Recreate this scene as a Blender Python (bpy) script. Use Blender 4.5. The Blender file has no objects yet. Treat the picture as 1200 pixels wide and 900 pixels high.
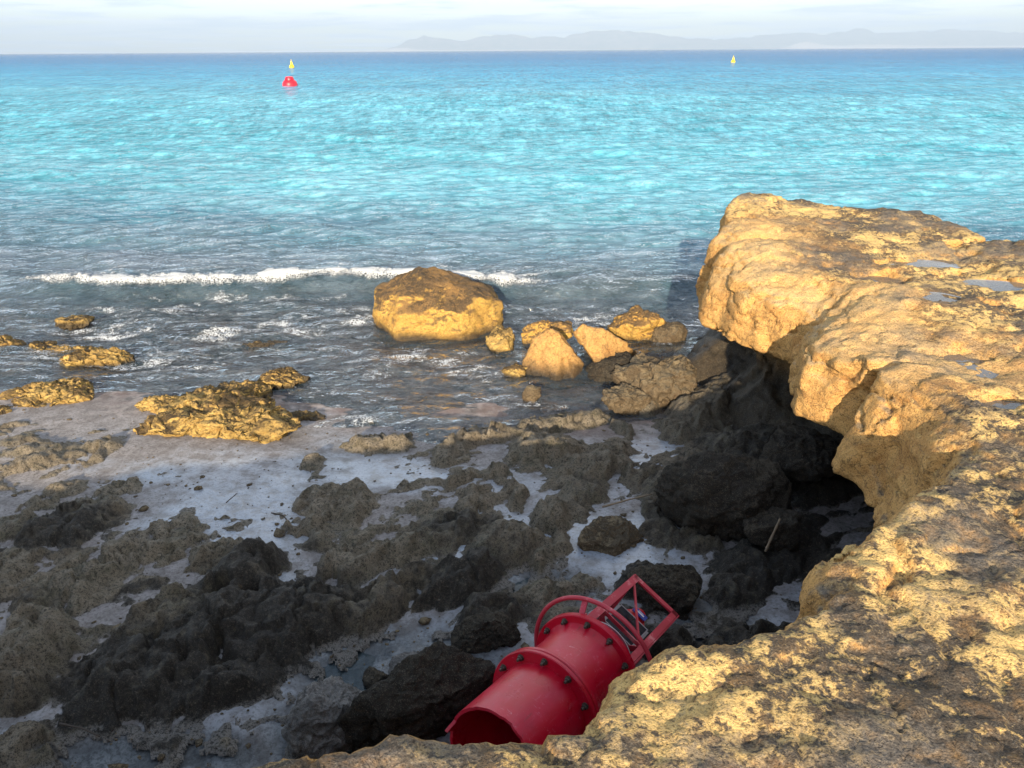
import bpy, bmesh, math, random
import numpy as np
from mathutils import Matrix, Vector

# ------------------------------------------------------------------ camera
C = bpy.context.scene.collection
SC = bpy.context.scene
F_PX = 906.0
PITCH = math.radians(23.33)
ROLL = math.radians(0.37)
EYE = 3.1
_u0 = np.array([0, math.sin(PITCH), math.cos(PITCH)])
VD = np.array([0, math.cos(PITCH), -math.sin(PITCH)])
VR = math.cos(ROLL) * np.array([1., 0, 0]) - math.sin(ROLL) * _u0
VU = math.sin(ROLL) * np.array([1., 0, 0]) + math.cos(ROLL) * _u0
cd = bpy.data.cameras.new('camera')
cam = bpy.data.objects.new('camera', cd)
C.objects.link(cam)
cd.sensor_width = 36.0
cd.lens = 36.0 * F_PX / 1200.0
cd.clip_start = 0.05
cd.clip_end = 80000.0
cam.matrix_world = Matrix(((VR[0], VU[0], -VD[0], 0), (VR[1], VU[1], -VD[1], 0),
                           (VR[2], VU[2], -VD[2], EYE), (0, 0, 0, 1)))
SC.camera = cam

# ------------------------------------------------------------------ light
SUN_EL = math.radians(17.5)
SUN_AZ = math.radians(7.0)      # the sun stands behind the viewer, slightly to the left
sun_dir = Vector((-math.sin(SUN_AZ) * math.cos(SUN_EL), -math.cos(SUN_AZ) * math.cos(SUN_EL), math.sin(SUN_EL)))
sd = bpy.data.lights.new('sun', 'SUN')
sd.energy = 5.0
sd.angle = math.radians(0.55)
sd.color = (1.0, 0.84, 0.62)
so = bpy.data.objects.new('sun', sd)
C.objects.link(so)
so.location = sun_dir * 40
so.rotation_euler = sun_dir.to_track_quat('Z', 'Y').to_euler()

W = bpy.data.worlds.new('World')
SC.world = W
W.use_nodes = True
wn, wl = W.node_tree.nodes, W.node_tree.links
wn.clear()
w_out = wn.new('ShaderNodeOutputWorld')
w_bg = wn.new('ShaderNodeBackground')
w_sky = wn.new('ShaderNodeTexSky')
w_sky.sky_type = 'NISHITA'
w_sky.sun_disc = False
w_sky.sun_elevation = SUN_EL
w_sky.sun_rotation = math.atan2(sun_dir.x, sun_dir.y)
w_sky.air_density = 1.0
w_sky.dust_density = 0.6
w_sky.ozone_density = 1.2
w_bg.inputs[1].default_value = 0.14
# clouds: long flat banks of stratocumulus, drawn on a flat layer overhead
w_tc = wn.new('ShaderNodeTexCoord')
w_sep = wn.new('ShaderNodeSeparateXYZ')
wl.new(w_tc.outputs['Generated'], w_sep.inputs[0])
w_z = wn.new('ShaderNodeMath'); w_z.operation = 'MAXIMUM'; w_z.inputs[1].default_value = 0.0
wl.new(w_sep.outputs[2], w_z.inputs[0])
w_za = wn.new('ShaderNodeMath'); w_za.operation = 'ADD'; w_za.inputs[1].default_value = 0.035
wl.new(w_z.outputs[0], w_za.inputs[0])
w_dv = wn.new('ShaderNodeVectorMath'); w_dv.operation = 'DIVIDE'
w_cz = wn.new('ShaderNodeCombineXYZ')
for k in range(3):
    wl.new(w_za.outputs[0], w_cz.inputs[k])
wl.new(w_tc.outputs['Generated'], w_dv.inputs[0])
wl.new(w_cz.outputs[0], w_dv.inputs[1])
w_n = wn.new('ShaderNodeTexNoise')
w_n.inputs['Scale'].default_value = 0.42
w_n.inputs['Detail'].default_value = 7.0
w_n.inputs['Roughness'].default_value = 0.58
wl.new(w_dv.outputs[0], w_n.inputs['Vector'])
w_cr = wn.new('ShaderNodeValToRGB')
w_cr.color_ramp.elements[0].position = 0.45
w_cr.color_ramp.elements[1].position = 0.55
wl.new(w_n.outputs[0], w_cr.inputs[0])
w_mx = wn.new('ShaderNodeMixRGB')
w_n2 = wn.new('ShaderNodeTexNoise')
w_n2.inputs['Scale'].default_value = 0.95
w_n2.inputs['Detail'].default_value = 6.0
wl.new(w_dv.outputs[0], w_n2.inputs['Vector'])
w_c2 = wn.new('ShaderNodeValToRGB')
w_c2.color_ramp.elements[0].position = 0.42
w_c2.color_ramp.elements[1].position = 0.56
wl.new(w_n2.outputs[0], w_c2.inputs[0])
w_cl = wn.new('ShaderNodeMixRGB')
w_cl.inputs[1].default_value = (4.1, 4.7, 5.6, 1)
w_cl.inputs[2].default_value = (6.7, 6.75, 6.8, 1)
wl.new(w_c2.outputs[0], w_cl.inputs[0])
wl.new(w_cl.outputs[0], w_mx.inputs[2])
w_f = wn.new('ShaderNodeMath'); w_f.operation = 'MULTIPLY'; w_f.inputs[1].default_value = 0.92
wl.new(w_cr.outputs[0], w_f.inputs[0])
wl.new(w_f.outputs[0], w_mx.inputs[0])
wl.new(w_sky.outputs[0], w_mx.inputs[1])
wl.new(w_mx.outputs[0], w_bg.inputs[0])
wl.new(w_bg.outputs[0], w_out.inputs[0])

SC.render.engine = 'CYCLES'
SC.cycles.use_denoising = True
SC.cycles.max_bounces = 8
SC.cycles.diffuse_bounces = 3
SC.cycles.glossy_bounces = 3
SC.cycles.transparent_max_bounces = 8
SC.cycles.volume_bounces = 0
SC.cycles.caustics_reflective = False
SC.cycles.caustics_refractive = False
SC.view_settings.view_transform = 'Standard'
SC.view_settings.look = 'None'
SC.view_settings.gamma = 1.0
SC.view_settings.use_curve_mapping = False
SC.view_settings.exposure = 0.95


# ------------------------------------------------------------------ helpers
def at(px, py, z=0.0):
    """The point of the level plane z that stands behind one spot of the photograph."""
    d = VD + (px - 600) / F_PX * VR + (450 - py) / F_PX * VU
    t = (z - EYE) / d[2]
    return np.array([t * d[0], t * d[1], z])


def _hash(ix, iy, iz, seed):
    h = (ix.astype(np.uint32) * np.uint32(374761393) + iy.astype(np.uint32) * np.uint32(668265263)
         + iz.astype(np.uint32) * np.uint32(2147483647) + np.uint32((seed * 974711) & 0xffffffff))
    h = (h ^ (h >> np.uint32(13))) * np.uint32(1274126177)
    h = (h ^ (h >> np.uint32(15))) * np.uint32(2246822519)
    return (h ^ (h >> np.uint32(16)))


_G = np.random.default_rng(7).normal(size=(256, 3)).astype(np.float32)
_G /= np.linalg.norm(_G, axis=1, keepdims=True)


def noise(x, y, z, seed=0):
    """gradient noise, about -1..1"""
    x = np.asarray(x, np.float32); y = np.asarray(y, np.float32)
    z = np.broadcast_to(np.asarray(z, np.float32), x.shape)
    xi, yi, zi = np.floor(x), np.floor(y), np.floor(z)
    fx, fy, fz = x - xi, y - yi, z - zi
    xi, yi, zi = xi.astype(np.int32), yi.astype(np.int32), zi.astype(np.int32)
    u, v, w = (t * t * t * (t * (t * 6 - 15) + 10) for t in (fx, fy, fz))
    out = np.zeros_like(fx)
    for i in (0, 1):
        for j in (0, 1):
            for k in (0, 1):
                g = _G[_hash(xi + i, yi + j, zi + k, seed) & np.uint32(255)]
                d = g[..., 0] * (fx - i) + g[..., 1] * (fy - j) + g[..., 2] * (fz - k)
                out += d * (u if i else 1 - u) * (v if j else 1 - v) * (w if k else 1 - w)
    return out * 1.6


def fbm(x, y, z, s, octv=4, gain=0.5, seed=0, ridged=False):
    a, f, tot = 1.0, 1.0 / s, 0.0
    out = 0
    for k in range(octv):
        n = noise(x * f, y * f, np.asarray(z) * f, seed + k * 17)
        if ridged:
            n = 1 - 2 * np.abs(n)
        out = out + a * n
        tot += a
        a *= gain
        f *= 2.03
    return out / tot


def facets(x, y, z, cell, seed, amp, tilt):
    """broken planes: each cell of a jittered lattice is its own tilted facet"""
    x = np.asarray(x, np.float32) / cell; y = np.asarray(y, np.float32) / cell
    flat = z is None
    z = np.zeros_like(x) if flat else np.asarray(z, np.float32) / cell
    xi, yi, zi = (np.floor(v).astype(np.int32) for v in (x, y, z))
    best = np.full(x.shape, 9e9, np.float32)
    val = np.zeros_like(x)
    for i in (-1, 0, 1):
        for j in (-1, 0, 1):
            for k in ((0,) if flat else (-1, 0, 1)):
                h = _hash(xi + i, yi + j, zi + k, seed)
                sx = xi + i + (h & np.uint32(255)).astype(np.float32) / 255
                sy = yi + j + ((h >> np.uint32(8)) & np.uint32(255)).astype(np.float32) / 255
                sz = (zi + k + ((h >> np.uint32(16)) & np.uint32(255)).astype(np.float32) / 255) if not flat else z
                d = (x - sx) ** 2 + (y - sy) ** 2 + (z - sz) ** 2
                g = _G[(h >> np.uint32(20)) & np.uint32(255)]
                v = g[..., 0] * (x - sx) + g[..., 1] * (y - sy) + (0 if flat else g[..., 2] * (z - sz)) + 0.5 * (((h >> np.uint32(5)) & np.uint32(255)).astype(np.float32) / 255 - .5)
                m = d < best
                best = np.where(m, d, best)
                val = np.where(m, v, val)
    return np.clip(val * tilt * cell, -amp, amp)


def sstep(a, b, x):
    t = np.clip((x - a) / (b - a), 0, 1)
    return t * t * (3 - 2 * t)


def mk(name, V, Fc, mat=None, parent=None, attrs=None, smooth=True):
    """link ONE mesh object from vertex and quad / triangle arrays"""
    V = np.asarray(V, np.float32)
    me = bpy.data.meshes.new(name)
    if isinstance(Fc, np.ndarray):
        n, k = Fc.shape
        me.vertices.add(len(V)); me.vertices.foreach_set('co', V.ravel())
        me.loops.add(n * k); me.loops.foreach_set('vertex_index', Fc.astype(np.int32).ravel())
        me.polygons.add(n)
        me.polygons.foreach_set('loop_start', np.arange(0, n * k, k, dtype=np.int32))
        me.polygons.foreach_set('loop_total', np.full(n, k, np.int32))
        me.update(calc_edges=True)
    else:
        me.from_pydata([tuple(map(float, v)) for v in V], [], [tuple(int(i) for i in f) for f in Fc])
        me.update()
    if smooth:
        me.polygons.foreach_set('use_smooth', np.ones(len(me.polygons), bool))
    for an, av in (attrs or {}).items():
        a = me.attributes.new(an, 'FLOAT', 'POINT')
        a.data.foreach_set('value', np.asarray(av, np.float32))
    o = bpy.data.objects.new(name, me)
    C.objects.link(o)
    if mat:
        me.materials.append(mat)
    if parent:
        o.parent = parent
    return o


def bm_obj(name, bm, mat, parent=None, smooth=False):
    me = bpy.data.meshes.new(name)
    bm.normal_update()
    bm.to_mesh(me)
    bm.free()
    if smooth:
        me.polygons.foreach_set('use_smooth', np.ones(len(me.polygons), bool))
    me.materials.append(mat)
    o = bpy.data.objects.new(name, me)
    C.objects.link(o)
    if parent:
        o.parent = parent
    return o


def tag(o, label=None, cat=None, group=None, kind=None):
    for k, v in (('label', label), ('category', cat), ('group', group), ('kind', kind)):
        if v:
            o[k] = v
    return o


def empty(name, loc=(0, 0, 0)):
    o = bpy.data.objects.new(name, None)
    o.empty_display_size = 0.1
    o.location = loc
    C.objects.link(o)
    return o


def grid_faces(nr, nc):
    r, c = np.meshgrid(np.arange(nr - 1), np.arange(nc - 1), indexing='ij')
    a = (r * nc + c).ravel()
    return np.stack([a, a + 1, a + nc + 1, a + nc], 1)


def compact(V, Fc, attrs=None):
    used = np.unique(Fc)
    m = np.full(len(V), -1, np.int64)
    m[used] = np.arange(len(used))
    return V[used], m[Fc], {k: v[used] for k, v in (attrs or {}).items()}


# ------------------------------------------------------------------ materials
class NT:
    def __init__(s, name):
        s.m = bpy.data.materials.new(name)
        s.m.use_nodes = True
        s.t = s.m.node_tree
        s.t.nodes.clear()
        s.out = s.t.nodes.new('ShaderNodeOutputMaterial')

    def n(s, typ, ins=None, **props):
        nd = s.t.nodes.new(typ)
        for k, v in props.items():
            setattr(nd, k, v)
        for k, v in (ins or {}).items():
            if isinstance(v, bpy.types.NodeSocket):
                s.t.links.new(v, nd.inputs[k])
            else:
                nd.inputs[k].default_value = v
        return nd

    def coord(s, scale=(1, 1, 1), obj=True):
        tc = s.n('ShaderNodeTexCoord') if obj else s.n('ShaderNodeNewGeometry')
        mp = s.n('ShaderNodeMapping', {'Vector': tc.outputs['Object' if obj else 'Position'], 'Scale': scale})
        return mp.outputs[0]

    def noise(s, vec, scale, detail=4, rough=0.55, dist=0.0):
        return s.n('ShaderNodeTexNoise', {'Vector': vec, 'Scale': scale, 'Detail': detail, 'Roughness': rough, 'Distortion': dist}).outputs[0]

    def ramp(s, fac, stops):
        r = s.n('ShaderNodeValToRGB', {'Fac': fac})
        e = r.color_ramp.elements
        while len(e) < len(stops):
            e.new(0.5)
        for k, (p, c) in enumerate(stops):
            e[k].position = p
            if not hasattr(c, '__len__'):
                c = (c, c, c)
            e[k].color = (*c, 1)
        return r.outputs[0]

    def math(s, op, a, b=0.0, clamp=False):
        return s.n('ShaderNodeMath', {0: a, 1: b}, operation=op, use_clamp=clamp).outputs[0]

    def mix(s, f, a, b, blend='MIX'):
        col = lambda v: v if isinstance(v, bpy.types.NodeSocket) else (*v, 1)
        return s.n('ShaderNodeMixRGB', {0: f, 1: col(a), 2: col(b)}, blend_type=blend).outputs[0]

    def attr(s, name):
        return s.n('ShaderNodeAttribute', attribute_name=name).outputs['Fac']

    def bump(s, h, strength, dist, normal=None):
        ins = {'Height': h, 'Strength': strength, 'Distance': dist}
        if normal:
            ins['Normal'] = normal
        return s.n('ShaderNodeBump', ins).outputs[0]

    def bsdf(s, **ins):
        b = s.n('ShaderNodeBsdfPrincipled', {k.replace('_', ' '): v for k, v in ins.items()})
        s.t.links.new(b.outputs[0], s.out.inputs[0])
        return b


def limestone(name, fresh, fresh2, crust, crust2, lichen, top_lo=0.35, top_hi=0.8, tide=None, scale=1.0):
    """weathered limestone: clean ochre stone on steep faces, a grey and rust crust on the level tops,
    dark weed below the tide line"""
    t = NT(name)
    v = t.coord(obj=False)
    geo = t.n('ShaderNodeNewGeometry')
    sep = t.n('ShaderNodeSeparateXYZ', {0: geo.outputs['Normal']})
    pos = t.n('ShaderNodeSeparateXYZ', {0: geo.outputs['Position']})
    n1 = t.noise(v, 2.2 * scale, 6, 0.6)
    n2 = t.noise(v, 9 * scale, 6, 0.65)
    n3 = t.noise(v, 38 * scale, 5, 0.7)
    n4 = t.noise(v, 130 * scale, 3, 0.7)
    vst = t.coord((1.0, 1.0, 3.0), obj=False)
    nst = t.noise(vst, 6 * scale, 5, 0.6)
    fcol = t.mix(t.ramp(nst, [(0.35, 0), (0.68, 1)]), fresh, fresh2)
    fcol = t.mix(t.ramp(n3, [(0.38, 0.55), (0.5, 0.0)]), fcol, tuple(c * 0.5 for c in fresh2))
    rust = t.noise(t.coord((1.0, 1.0, 1.6), obj=False), 3.4 * scale, 6, 0.7, 0.8)
    fcol = t.mix(t.ramp(rust, [(0.52, 0), (0.66, 0.6)]), fcol, tuple(a * b for a, b in zip(fresh2, (0.75, 0.60, 0.5))))
    vein = t.math('ABSOLUTE', t.math('SUBTRACT', t.noise(t.coord((1.0, 1.0, 2.2), obj=False), 2.6 * scale, 7, 0.62, 1.2), 0.5))
    fcol = t.mix(t.ramp(vein, [(0.0, 0.65), (0.016, 0)]), fcol, (0.07, 0.045, 0.025))
    # crust
    k = t.math('ADD', t.math('MULTIPLY', n2, 0.6), t.math('MULTIPLY', n3, 0.55))
    k = t.math('ADD', k, t.math('MULTIPLY', t.math('SUBTRACT', t.noise(v, 1.3 * scale, 3, 0.5), 0.5), 0.55))
    ccol = t.mix(t.ramp(k, [(0.545, 0), (0.635, 1)]), crust2, crust)
    ccol = t.mix(t.ramp(t.math('ADD', t.math('MULTIPLY', n1, 0.7), t.math('MULTIPLY', n3, 0.4)), [(0.54, 0), (0.64, 0.8)]), ccol, lichen)
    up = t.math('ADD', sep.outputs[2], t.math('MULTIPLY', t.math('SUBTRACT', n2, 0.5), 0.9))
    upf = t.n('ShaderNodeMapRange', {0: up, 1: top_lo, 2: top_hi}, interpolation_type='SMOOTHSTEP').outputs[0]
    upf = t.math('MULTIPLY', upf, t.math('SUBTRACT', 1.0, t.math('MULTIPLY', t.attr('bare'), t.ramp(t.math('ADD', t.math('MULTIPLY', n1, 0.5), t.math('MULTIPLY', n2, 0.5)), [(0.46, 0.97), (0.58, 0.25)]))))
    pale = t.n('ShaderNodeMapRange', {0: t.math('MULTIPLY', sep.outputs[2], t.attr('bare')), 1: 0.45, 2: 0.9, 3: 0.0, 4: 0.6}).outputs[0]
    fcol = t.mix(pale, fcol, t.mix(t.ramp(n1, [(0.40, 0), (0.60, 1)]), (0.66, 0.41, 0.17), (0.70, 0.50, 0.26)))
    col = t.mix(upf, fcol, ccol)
    rough = 0.92
    if tide:
        z0, z1, tc1, tc2 = tide
        h = t.math('ADD', pos.outputs[2], t.math('MULTIPLY', t.math('SUBTRACT', n1, 0.5), 0.5 * (z1 - z0) + 0.12))
        tf = t.n('ShaderNodeMapRange', {0: h, 1: z1, 2: z0}, interpolation_type='SMOOTHSTEP').outputs[0]
        tcol = t.mix(t.ramp(n2, [(0.35, 0), (0.65, 1)]), tc1, tc2)
        col = t.mix(tf, col, tcol)
        rough = t.n('ShaderNodeMapRange', {0: tf, 3: 0.92, 4: 0.55}).outputs[0]
    col = t.mix(t.ramp(n4, [(0.34, 0.75), (0.47, 0)]), col, (0.02, 0.016, 0.012))
    col = t.mix(t.ramp(n4, [(0.56, 0), (0.70, 0.22)]), col, (0.6, 0.52, 0.38))
    b1 = t.bump(n2, 0.35, 0.05)
    b2 = t.bump(n3, 0.6, 0.02, b1)
    pits = t.n('ShaderNodeTexVoronoi', {'Vector': v, 'Scale': 55 * scale, 'Randomness': 1.0}).outputs[0]
    b3 = t.bump(t.ramp(pits, [(0.0, 0), (0.35, 1)]), 0.35, 0.008, b2)
    b4 = t.bump(n4, 0.6, 0.006, b3)
    t.bsdf(Base_Color=col, Roughness=rough, Normal=b4, Specular_IOR_Level=0.25)
    return t.m


M = {}
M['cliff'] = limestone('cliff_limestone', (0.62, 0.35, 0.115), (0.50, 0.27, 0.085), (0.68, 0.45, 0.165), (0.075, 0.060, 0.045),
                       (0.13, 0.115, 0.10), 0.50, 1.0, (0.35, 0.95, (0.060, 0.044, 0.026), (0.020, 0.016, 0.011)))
M['sea_rock'] = limestone('sea_boulder_stone', (0.56, 0.34, 0.08), (0.44, 0.26, 0.065), (0.22, 0.125, 0.045), (0.075, 0.050, 0.026),
                          (0.15, 0.09, 0.04), 0.22, 0.75, (-0.02, 0.12, (0.07, 0.045, 0.02), (0.03, 0.02, 0.01)), 1.3)
M['clean_rock'] = limestone('clean_boulder_stone', (0.55, 0.31, 0.10), (0.46, 0.26, 0.09), (0.52, 0.31, 0.10), (0.30, 0.18, 0.07),
                            (0.34, 0.2, 0.08), 0.5, 1.1, (0.02, 0.22, (0.05, 0.035, 0.02), (0.022, 0.017, 0.012)), 1.3)
M['reef_rock'] = limestone('reef_stone', (0.55, 0.38, 0.12), (0.34, 0.21, 0.06), (0.38, 0.25, 0.08), (0.055, 0.036, 0.016),
                           (0.16, 0.10, 0.04), 0.30, 0.85, (0.0, 0.07, (0.085, 0.06, 0.03), (0.04, 0.03, 0.018)), 1.5)
M['brown_rock'] = limestone('brown_boulder_stone', (0.15, 0.11, 0.065), (0.09, 0.066, 0.04), (0.19, 0.145, 0.085), (0.06, 0.046, 0.03),
                            (0.11, 0.09, 0.06), 0.3, 0.9, None, 1.4)
M['dark_rock'] = limestone('dark_boulder_stone', (0.034, 0.028, 0.021), (0.018, 0.015, 0.012), (0.060, 0.049, 0.034), (0.016, 0.013, 0.010),
                           (0.03, 0.025, 0.018), 0.3, 0.9, None, 1.4)
M['grey_rock'] = limestone('grey_stone', (0.17, 0.165, 0.155), (0.12, 0.115, 0.11), (0.22, 0.21, 0.195), (0.10, 0.095, 0.09),
                           (0.15, 0.145, 0.14), 0.3, 0.9, None, 1.8)


def shelf_material():
    t = NT('shelf_rock')
    v = t.coord(obj=False)
    n1 = t.noise(v, 3.0, 5, 0.6)
    n2 = t.noise(v, 14, 6, 0.65)
    n3 = t.noise(v, 60, 5, 0.75)
    n4 = t.noise(v, 190, 2, 0.7)
    brown = t.mix(t.ramp(n1, [(0.35, 0), (0.65, 1)]), (0.150, 0.116, 0.074), (0.110, 0.098, 0.062))
    brown = t.mix(t.ramp(n2, [(0.40, 0), (0.62, 1)]), brown, (0.26, 0.215, 0.155))
    dark = t.mix(t.ramp(n2, [(0.40, 0), (0.66, 1)]), (0.011, 0.0095, 0.008), (0.045, 0.037, 0.027))
    d = t.math('ADD', t.attr('crust'), t.math('ADD', t.math('MULTIPLY', t.math('SUBTRACT', n2, 0.5), 1.7), t.math('MULTIPLY', t.math('SUBTRACT', n3, 0.5), 0.8)))
    col = t.mix(t.n('ShaderNodeMapRange', {0: d, 1: 0.35, 2: 0.85}, interpolation_type='SMOOTHSTEP').outputs[0], brown, dark)
    # sand caught in the low edges and in the hollows
    e = t.math('ADD', t.attr('edge'), t.math('MULTIPLY', t.math('SUBTRACT', n3, 0.5), 1.2))
    e = t.math('ADD', e, t.math('MULTIPLY', t.math('SUBTRACT', n1, 0.5), 0.8))
    col = t.mix(t.n('ShaderNodeMapRange', {0: e, 1: 0.50, 2: 1.0}).outputs[0], col, (0.20, 0.185, 0.165))
    col = t.mix(t.ramp(n3, [(0.38, 0.85), (0.50, 0)]), col, (0.010, 0.008, 0.006))
    col = t.mix(t.ramp(n3, [(0.56, 0), (0.66, 0.55)]), col, (0.20, 0.165, 0.12))
    col = t.mix(t.ramp(n4, [(0.36, 0.8), (0.46, 0)]), col, (0.008, 0.007, 0.006))
    col = t.mix(t.ramp(n4, [(0.58, 0), (0.72, 0.35)]), col, (0.26, 0.23, 0.18))
    b = t.bump(n2, 0.5, 0.04)
    b = t.bump(n3, 0.8, 0.018, b)
    b = t.bump(n4, 0.7, 0.006, b)
    r = t.ramp(n2, [(0.3, 0.55), (0.7, 0.9)])
    t.bsdf(Base_Color=col, Roughness=r, Normal=b, Specular_IOR_Level=0.36)
    return t.m


def sand_material():
    t = NT('wet_sand')
    v = t.coord(obj=False)
    n1 = t.noise(v, 1.1, 4, 0.55)
    n2 = t.noise(v, 9, 5, 0.6)
    n3 = t.noise(v, 45, 5, 0.75)
    n4 = t.noise(v, 160, 3, 0.8)
    wet = t.n('ShaderNodeMapRange', {0: t.math('ADD', t.attr('wet'), t.math('MULTIPLY', t.math('SUBTRACT', n2, 0.5), 0.55)),
                                     1: 0.15, 2: 0.80}, interpolation_type='SMOOTHSTEP').outputs[0]
    dry = t.mix(t.ramp(n2, [(0.36, 0), (0.64, 1)]), (0.17, 0.15, 0.14), (0.30, 0.275, 0.265))
    dry = t.mix(t.ramp(n3, [(0.40, 0.7), (0.52, 0)]), dry, (0.085, 0.07, 0.058))
    dry = t.mix(t.ramp(n4, [(0.58, 0), (0.70, 0.5)]), dry, (0.45, 0.43, 0.41))
    wc = t.mix(t.ramp(n1, [(0.35, 0), (0.65, 1)]), (0.25, 0.285, 0.335), (0.345, 0.38, 0.43))  # wet sand, with the sky's pale blue reflection put into its colour
    wc = t.mix(t.ramp(n2, [(0.36, 0.7), (0.54, 0)]), wc, (0.15, 0.145, 0.14))
    wc = t.mix(t.ramp(n3, [(0.36, 0.6), (0.50, 0)]), wc, (0.12, 0.115, 0.11))
    wc = t.mix(t.ramp(n4, [(0.30, 0.4), (0.42, 0)]), wc, (0.10, 0.09, 0.08))
    # sea bed under the shallows: weed and stones
    bed = t.mix(t.ramp(n2, [(0.38, 0), (0.60, 1)]), (0.055, 0.040, 0.030), (0.36, 0.29, 0.25))
    bed = t.mix(t.ramp(t.noise(v, 3.2, 5, 0.65), [(0.45, 0), (0.58, 0.85)]), bed, (0.17, 0.095, 0.065))
    col = t.mix(wet, dry, wc)
    shaded_grit = t.mix(t.ramp(n2, [(0.38, 0), (0.62, 1)]), (0.055, 0.062, 0.066), (0.16, 0.175, 0.185))  # wet dark gravel, its colour also darkened for the shade below the cliff
    shaded_grit = t.mix(t.ramp(n3, [(0.42, 0.7), (0.54, 0)]), shaded_grit, (0.03, 0.033, 0.035))
    gf = t.math('ADD', t.attr('shaded_grit'), t.math('MULTIPLY', t.math('SUBTRACT', n2, 0.5), 0.5), True)
    col = t.mix(gf, col, shaded_grit)
    col = t.mix(t.attr('bed'), col, bed)
    rough = t.n('ShaderNodeMapRange', {0: wet, 3: 0.75, 4: 0.20}).outputs[0]
    b = t.bump(n2, 0.25, 0.03)
    b = t.bump(n3, t.n('ShaderNodeMapRange', {0: wet, 3: 0.8, 4: 0.12}).outputs[0], 0.014, b)
    b = t.bump(n4, t.n('ShaderNodeMapRange', {0: wet, 3: 0.6, 4: 0.1}).outputs[0], 0.004, b)
    t.bsdf(Base_Color=col, Roughness=rough, Normal=b, Specular_IOR_Level=0.6)
    return t.m


def sea_material():
    t = NT('sea_water')
    v = t.coord(obj=False)
    geo = t.n('ShaderNodeNewGeometry')
    vw = t.coord((0.62, 1.0, 1.0), obj=False)
    # colour of the water body: clear sand bottom close in, deep blue beyond, weed patches
    pos = t.n('ShaderNodeSeparateXYZ', {0: geo.outputs['Position']})
    nb = t.noise(t.coord((0.35, 1.0, 1), obj=False), 0.09, 5, 0.6)
    ys = t.math('ADD', pos.outputs[1], t.math('MULTIPLY', pos.outputs[0], 0.25))
    yl = t.math('LOGARITHM', t.math('MAXIMUM', ys, 1.0), 10.0)
    yl = t.math('ADD', yl, t.math('MULTIPLY', t.math('SUBTRACT', nb, 0.5), 0.42))
    yl = t.math('ADD', yl, t.math('MULTIPLY', t.math('SUBTRACT', t.noise(t.coord((0.5, 1.0, 1), obj=False), 0.5, 4, 0.6), 0.5), 0.22))
    fr = t.n('ShaderNodeMapRange', {0: yl, 1: 1.0, 2: 3.4}).outputs[0]
    body = t.ramp(fr, [(0.0, (0.27, 0.30, 0.37)), (0.05, (0.25, 0.38, 0.48)), (0.10, (0.19, 0.44, 0.53)), (0.17, (0.19, 0.57, 0.68)), (0.32, (0.20, 0.62, 0.78)),
                       (0.46, (0.07, 0.48, 0.77)), (0.62, (0.025, 0.28, 0.60)), (1.0, (0.014, 0.17, 0.44))])
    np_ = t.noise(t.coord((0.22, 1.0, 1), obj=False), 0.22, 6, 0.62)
    # ripple light and dark multiplied into the water colour, with broader wind and weed patches
    # (far off only the crests show, one behind the other: those painted crest marks run away from the viewer)
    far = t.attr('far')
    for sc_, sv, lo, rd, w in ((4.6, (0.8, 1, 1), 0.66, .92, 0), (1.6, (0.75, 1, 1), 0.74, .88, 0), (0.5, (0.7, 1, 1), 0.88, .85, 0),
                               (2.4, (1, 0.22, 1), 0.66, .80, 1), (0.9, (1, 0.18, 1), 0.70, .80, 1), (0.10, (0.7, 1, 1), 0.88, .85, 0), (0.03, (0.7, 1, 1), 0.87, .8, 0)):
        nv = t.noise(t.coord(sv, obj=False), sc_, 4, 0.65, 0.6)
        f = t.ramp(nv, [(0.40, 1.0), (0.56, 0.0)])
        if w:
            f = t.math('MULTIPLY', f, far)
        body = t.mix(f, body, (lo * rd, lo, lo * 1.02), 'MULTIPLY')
    weed = t.ramp(t.math('ADD', np_, t.attr('weed')), [(0.60, 0), (0.78, 0.75)])
    body = t.mix(weed, body, (0.012, 0.055, 0.13))
    w1 = t.noise(vw, 1.1, 3, 0.55, 0.3)
    w2 = t.noise(vw, 3.4, 4, 0.6, 0.4)
    w3 = t.noise(vw, 13.0, 3, 0.6, 0.3)
    chop = t.attr('chop')
    b = t.bump(w1, t.math('MULTIPLY', chop, 1.0), 0.55)
    b = t.bump(w2, t.math('MULTIPLY', chop, 1.0), 0.22, b)
    b = t.bump(w3, 1.0, 0.06, b)
    bl = t.bump(w2, 0.35, 0.06)
    dif = t.n('ShaderNodeBsdfDiffuse', {'Color': body, 'Normal': bl})
    tra = t.n('ShaderNodeBsdfTransparent', {'Color': (0.84, 0.88, 0.89, 1)})
    dep = t.attr('clear')
    under = t.n('ShaderNodeMixShader', {0: dep, 1: dif.outputs[0], 2: tra.outputs[0]})
    glo = t.n('ShaderNodeBsdfGlossy', {'Color': (1, 1, 1, 1), 'Roughness': 0.06, 'Normal': b})
    fre = t.n('ShaderNodeFresnel', {'IOR': 1.33, 'Normal': b})
    frm = t.math('MINIMUM', fre.outputs[0], t.n('ShaderNodeMapRange', {0: far, 3: 0.90, 4: 0.46}).outputs[0])
    mix = t.n('ShaderNodeMixShader', {0: frm, 1: under.outputs[0], 2: glo.outputs[0]})
    t.t.links.new(mix.outputs[0], t.out.inputs[0])
    return t.m


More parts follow.
